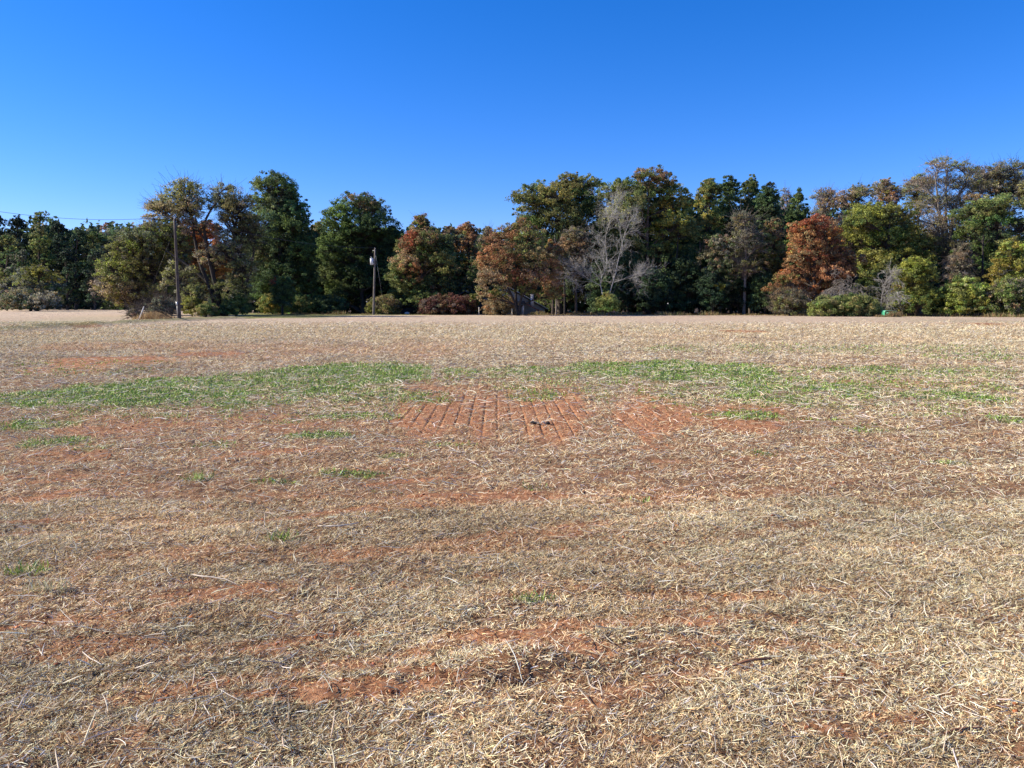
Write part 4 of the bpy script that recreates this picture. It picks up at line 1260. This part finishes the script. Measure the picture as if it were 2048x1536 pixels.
# porch roof and lean-to with falling edge
v = np.array([(hx(1005) - ox, -2.2, hz(607.5)), (hx(1050) - ox, -2.2, hz(607.5)), (hx(1050) - ox, -.47, hz(604)), (hx(1005) - ox, -.47, hz(604))], float)
v = np.concatenate([v, v + [0, 0, .14]])
mk('porch_roof', v, np.array([(0, 3, 2, 1), (4, 5, 6, 7), (0, 1, 5, 4), (2, 3, 7, 6), (0, 4, 7, 3), (1, 2, 6, 5)]), M_ROOF, root)
v = np.array([(hx(1052) - ox, -1.6, hz(609)), (hx(1085) - ox, -1.6, hz(626)), (hx(1085) - ox, -.6, hz(626)), (hx(1052) - ox, -.6, hz(609))], float)
v = np.concatenate([v, v + [0, 0, .22]])
mk('stair', v, np.array([(0, 3, 2, 1), (4, 5, 6, 7), (0, 1, 5, 4), (2, 3, 7, 6), (0, 4, 7, 3), (1, 2, 6, 5)]), M_DECK, root)

# dark-roofed outbuilding left of the house
YB = 126.0
bx_ = lambda px: gx(px, YB)
bz_ = lambda py: at(930, py, YB)[2]
root = empty('outbuilding', (bx_(935), YB, 0), 'dark-roofed outbuilding with a pale sloping roof edge, behind the red-brown hedge', 'outbuilding')
o_ = bx_(935)
mk('wall', *box(bx_(905) - o_, bx_(978) - o_, 0, 7, 0, bz_(604)), mat_plain('dark_siding', (.05, .055, .06), .8, .1), root)
ro = mk('roof', *gable(bx_(896) - o_, bx_(984) - o_, bz_(583), bz_(604) + .02, bx_(932) - o_, -.5, 7.5, .2), M_ROOF, root)
v = np.array([(bx_(932) - o_, -.56, bz_(583) - .05), (bx_(984) - o_, -.56, bz_(604) - .03), (bx_(984) - o_, -.503, bz_(604) - .03), (bx_(932) - o_, -.503, bz_(583) - .05)], float)
v = np.concatenate([v, v + [0, 0, .22]])
mk('rake_board', v, np.array([(0, 3, 2, 1), (4, 5, 6, 7), (0, 1, 5, 4), (2, 3, 7, 6), (0, 4, 7, 3), (1, 2, 6, 5)]), M_SIDE, ro)
mk('door', *box(bx_(925) - o_, bx_(931) - o_, -.05, -.003, 0, bz_(611)), M_DECK, root)

YS = 124.0
sx_ = lambda px: gx(px, YS)
sz_ = lambda py: at(815, py, YS)[2]
root = empty('shed', (sx_(815), YS, 0), 'low black shed between the olive-brown shrub and the red-brown hedge', 'shed')
o_ = sx_(815)
mk('wall', *box(sx_(802) - o_, sx_(834) - o_, 0, 3, 0, sz_(611)), mat_plain('black_boards', (.03, .03, .032), .85, .2), root)
v = np.array([(sx_(797) - o_, -.4, sz_(612)), (sx_(838) - o_, -.4, sz_(612)), (sx_(834) - o_, 1.5, sz_(603)), (sx_(802) - o_, 1.5, sz_(603))], float)
v2 = np.array([(sx_(797) - o_, 3.4, sz_(612)), (sx_(838) - o_, 3.4, sz_(612))], float)
v = np.concatenate([v, v2])
mk('roof', v, np.array([(0, 1, 2, 3), (3, 2, 5, 4), (0, 3, 4, 0), (1, 5, 2, 1)])[:2], M_ROOF, root)

# green box half lost in the weeds
YG_ = 97.0
root = empty('utility_box', (gx(1778, YG_), YG_, gz(gx(1778, YG_), YG_)), 'rounded green box half hidden in weeds at the foot of the right-hand wood', 'utility box')
M_GBOX = mat_plain('green_plastic', (.05, .30, .17), .45, .12, 3)
M_GLID = mat_plain('pale_green_edge', (.22, .46, .33), .5, .1, 3)


def rbox(hw, hd, h, r, z0=0.0, k=5):
    """box with rounded upper edges (profile in x-z), lofted in y"""
    pr = [(-hw, z0)] + [(-hw + r - r * math.cos(a), h - r + r * math.sin(a)) for a in np.linspace(0, math.pi / 2, k)] + [(hw - r + r * math.sin(a), h - r + r * math.cos(a)) for a in np.linspace(0, math.pi / 2, k)] + [(hw, z0)]
    n = len(pr)
    ys = [-hd, -hd, hd, hd]
    sc = [.96, 1, 1, .96]
    V = np.array([(x * s, y + (.03 if i == 0 else -.03 if i == 3 else 0) * 0 + (-.02 if i == 0 else .02 if i == 3 else 0), z0 + (z - z0) * s) for i, (y, s) in enumerate(zip(ys, sc)) for x, z in pr])
    F = [(a * n + j, a * n + j + 1, (a + 1) * n + j + 1, (a + 1) * n + j) for a in range(3) for j in range(n - 1)]
    for a in (0, 3):
        c = a * n
        F += [(c + j, c + j + 1, c + n - 2 - j, c + n - 1 - j) for j in range(n // 2 - 0) if j + 1 < n - 2 - j]
    return V, np.array(F)


mk('body', *rbox(.80, .45, .78, .18), M_GBOX, root)
mk('lid', *box(-.66, .66, -.47, .47, .782, .81), M_GLID, root)
mk('door', *box(-.60, -.02, -.50, -.474, .08, .60), M_GBOX, root)
mk('door', *box(.02, .60, -.50, -.474, .08, .60), M_GBOX, root)
mk('plinth', *box(-.9, .9, -.6, .6, -.03, .05), mat_plain('concrete', (.4, .36, .3), .9, .15), root)
n = 900
px_ = rng.uniform(1752, 1800, n)
y = 95.8 + rng.normal(0, .35, n)
x = gx(px_, 95.8)
V, F, C = strips(x, y, rng.uniform(.2, .75, n) * np.where(px_ > 1776, 1.2, .45), rng.uniform(.015, .03, n), rng.uniform(0, 6.28, n), rng.uniform(1, 1.5, n), rng.uniform(-1, 1, n), pick(n, [((.30, .22, .12), 2), ((.16, .15, .06), 2), ((.22, .11, .06), 1)]), lift=0 * x, segs=2, z0=height(x, y, False))
tag(mk('dry_weeds', V, F, M_STRAW, col=C), 'dry weeds standing in front of the green box', 'weeds', kind='stuff')

for px, Y, h, lb in ((958, 113, 1.1, 'thin pale post standing before the bright green broadleaf shrub'), (1024, 110, .9, 'short pale post in front of the house porch')):
    X = gx(px, Y)
    root = empty('fence_post', (X, Y, gz(X, Y)), lb, 'post', 'posts near the house')
    mk('post', *box(-.06, .06, -.06, .06, -.1, h), M_GUARD, root)
    mk('cap', *box(-.075, .075, -.075, .075, h + .001, h + .03), M_WHITE, root)
V = ico * np.array([.45, .3, .28]) * (1 + .15 * rng.standard_normal((12, 1)))
o = mk('rock', V, icf, mat_plain('pale_rock', (.5, .48, .44), .9, .2, 6, .3))
o.location = (gx(814, 118), 118, .15)
tag(o, 'pale rock on the lawn in front of the black shed', 'rock')

# ------------------------------------------------------------------ small things on the near ground
def lump_chain(name, label, cat, px, py, pieces, mat):
    Y = Yof(py)
    X = gx(px, Y)
    root = empty(name, (X, Y, gz(X, Y)), label, cat)
    for pn, P, R, m in pieces:
        mk(pn, *tubes(np.array([P], float), np.array([R], float), 7), m, root, smooth=True)
    return root


M_ROT = mat_plain('rotten_wood', (.028, .022, .02), .9, .3, 30, .5)
M_PALEW = mat_plain('bleached_wood', (.50, .43, .34), .85, .2, 30, .3)
M_BRN = mat_plain('brown_stick', (.22, .10, .05), .85, .3, 30, .3)
lump_chain('broken_branch', 'dark rotten branch pieces with pale splinters lying on the drilled rows', 'branch', 1080, 849,
           [('stub', [(-.14, 0, .035), (-.10, 0, .05), (-.05, -.01, .035), (0, -.01, .02), (.03, 0, .01)], [.004, .022, .018, .012, .004], M_ROT),
            ('splinter', [(-.13, .01, .062), (-.06, 0, .055), (0, -.01, .03), (.05, -.02, .01), (.09, -.02, .012)], [.003, .006, .008, .009, .004], M_PALEW),
            ('stub', [(.08, 0, .01), (.09, 0, .035), (.105, 0, .04), (.12, .01, .03), (.14, .01, .01)], [.008, .022, .026, .022, .006], M_ROT),
            ('splinter', [(.01, .01, .02), (.03, .01, .05), (.045, .01, .055), (.06, 0, .035), (.085, 0, .02)], [.003, .012, .014, .01, .004], M_PALEW),
            ('twig', [(.12, 0, .012), (.18, 0, .014), (.25, .01, .012), (.3, .02, .014), (.34, .02, .01)], [.005, .004, .004, .003, .002], M_ROT)], None)
lump_chain('stick', 'reddish-brown curved stick on bare soil, nearest of the dark sticks', 'stick', 1510, 1326,
           [('stem', [(-.11, -.03, .02), (-.05, -.01, .03), (0, .01, .03), (.05, .02, .028), (.09, .04, .02)], [.004, .007, .007, .006, .003], M_BRN)], None)
lump_chain('stick', 'orange-brown bent stick in the bottom right of the straw', 'stick', 1930, 1468,
           [('stem', [(-.09, -.02, .008), (-.04, 0, .014), (0, .006, .015), (.04, .01, .014), (.07, .02, .010)], [.003, .005, .005, .004, .003], M_BRN)], None)
lump_chain('stick', 'long white crooked stalk lying across the red soil at the left', 'stick', 430, 1160,
           [('stem', [(-.17, .08, .012), (-.09, .03, .02), (-.01, .0, .025), (.07, -.02, .02), (.15, -.07, .01)], [.004, .005, .004, .003, .002], M_PALEW)], None)
lump_chain('stick', 'white forked stalk curling over the straw at the left middle', 'stick', 672, 1060,
           [('stem', [(-.14, .05, .02), (-.05, .0, .035), (.03, -.01, .04), (.10, .03, .04), (.14, .10, .03)], [.005, .006, .006, .005, .003], M_PALEW)], None)
for px, py, nb, hh_, cc_, lb in ((1070, 1200, 60, .055, GREENS + [((.5, .45, .25), 3)], 'small green grass tuft beside bare red soil in the centre foreground'),
                                 (45, 1145, 90, .08, GREENS + [((.5, .45, .24), 6)], 'yellow-green grass tuft at the left edge of the foreground'),
                                 (95, 1185, 60, .10, [((.6, .55, .35), 1), ((.4, .36, .18), 1)], 'straw-coloured grass tuft just below the yellow-green one'),
                                 (400, 962, 80, .09, GREENS + [((.55, .5, .3), 3)], 'pale yellowish tuft on straw left of the middle'),
                                 (560, 1078, 70, .08, GREENS + [((.5, .46, .28), 2)], 'faint green tuft below the left middle of the field')):
    Y = Yof(py)
    X = gx(px, Y)
    x = X + rng.normal(0, .06, nb).clip(-.11, .11)
    y = Y + rng.normal(0, .035, nb).clip(-.06, .06)
    V, F, C = strips(x, y, rng.uniform(.6, 1.2, nb) * hh_, rng.uniform(.003, .006, nb), rng.uniform(0, 6.28, nb), rng.uniform(.4, 1.3, nb), rng.uniform(-1, 1, nb), pick(nb, cc_), lift=0 * x, segs=2, z0=height(x, y))
    o = mk('grass_tuft', V - np.array([X, Y, 0]), F, M_GRASS, col=C)
    o.location = (X, Y, 0)
    tag(o, lb, 'grass tuft', 'grass tufts in the near straw')
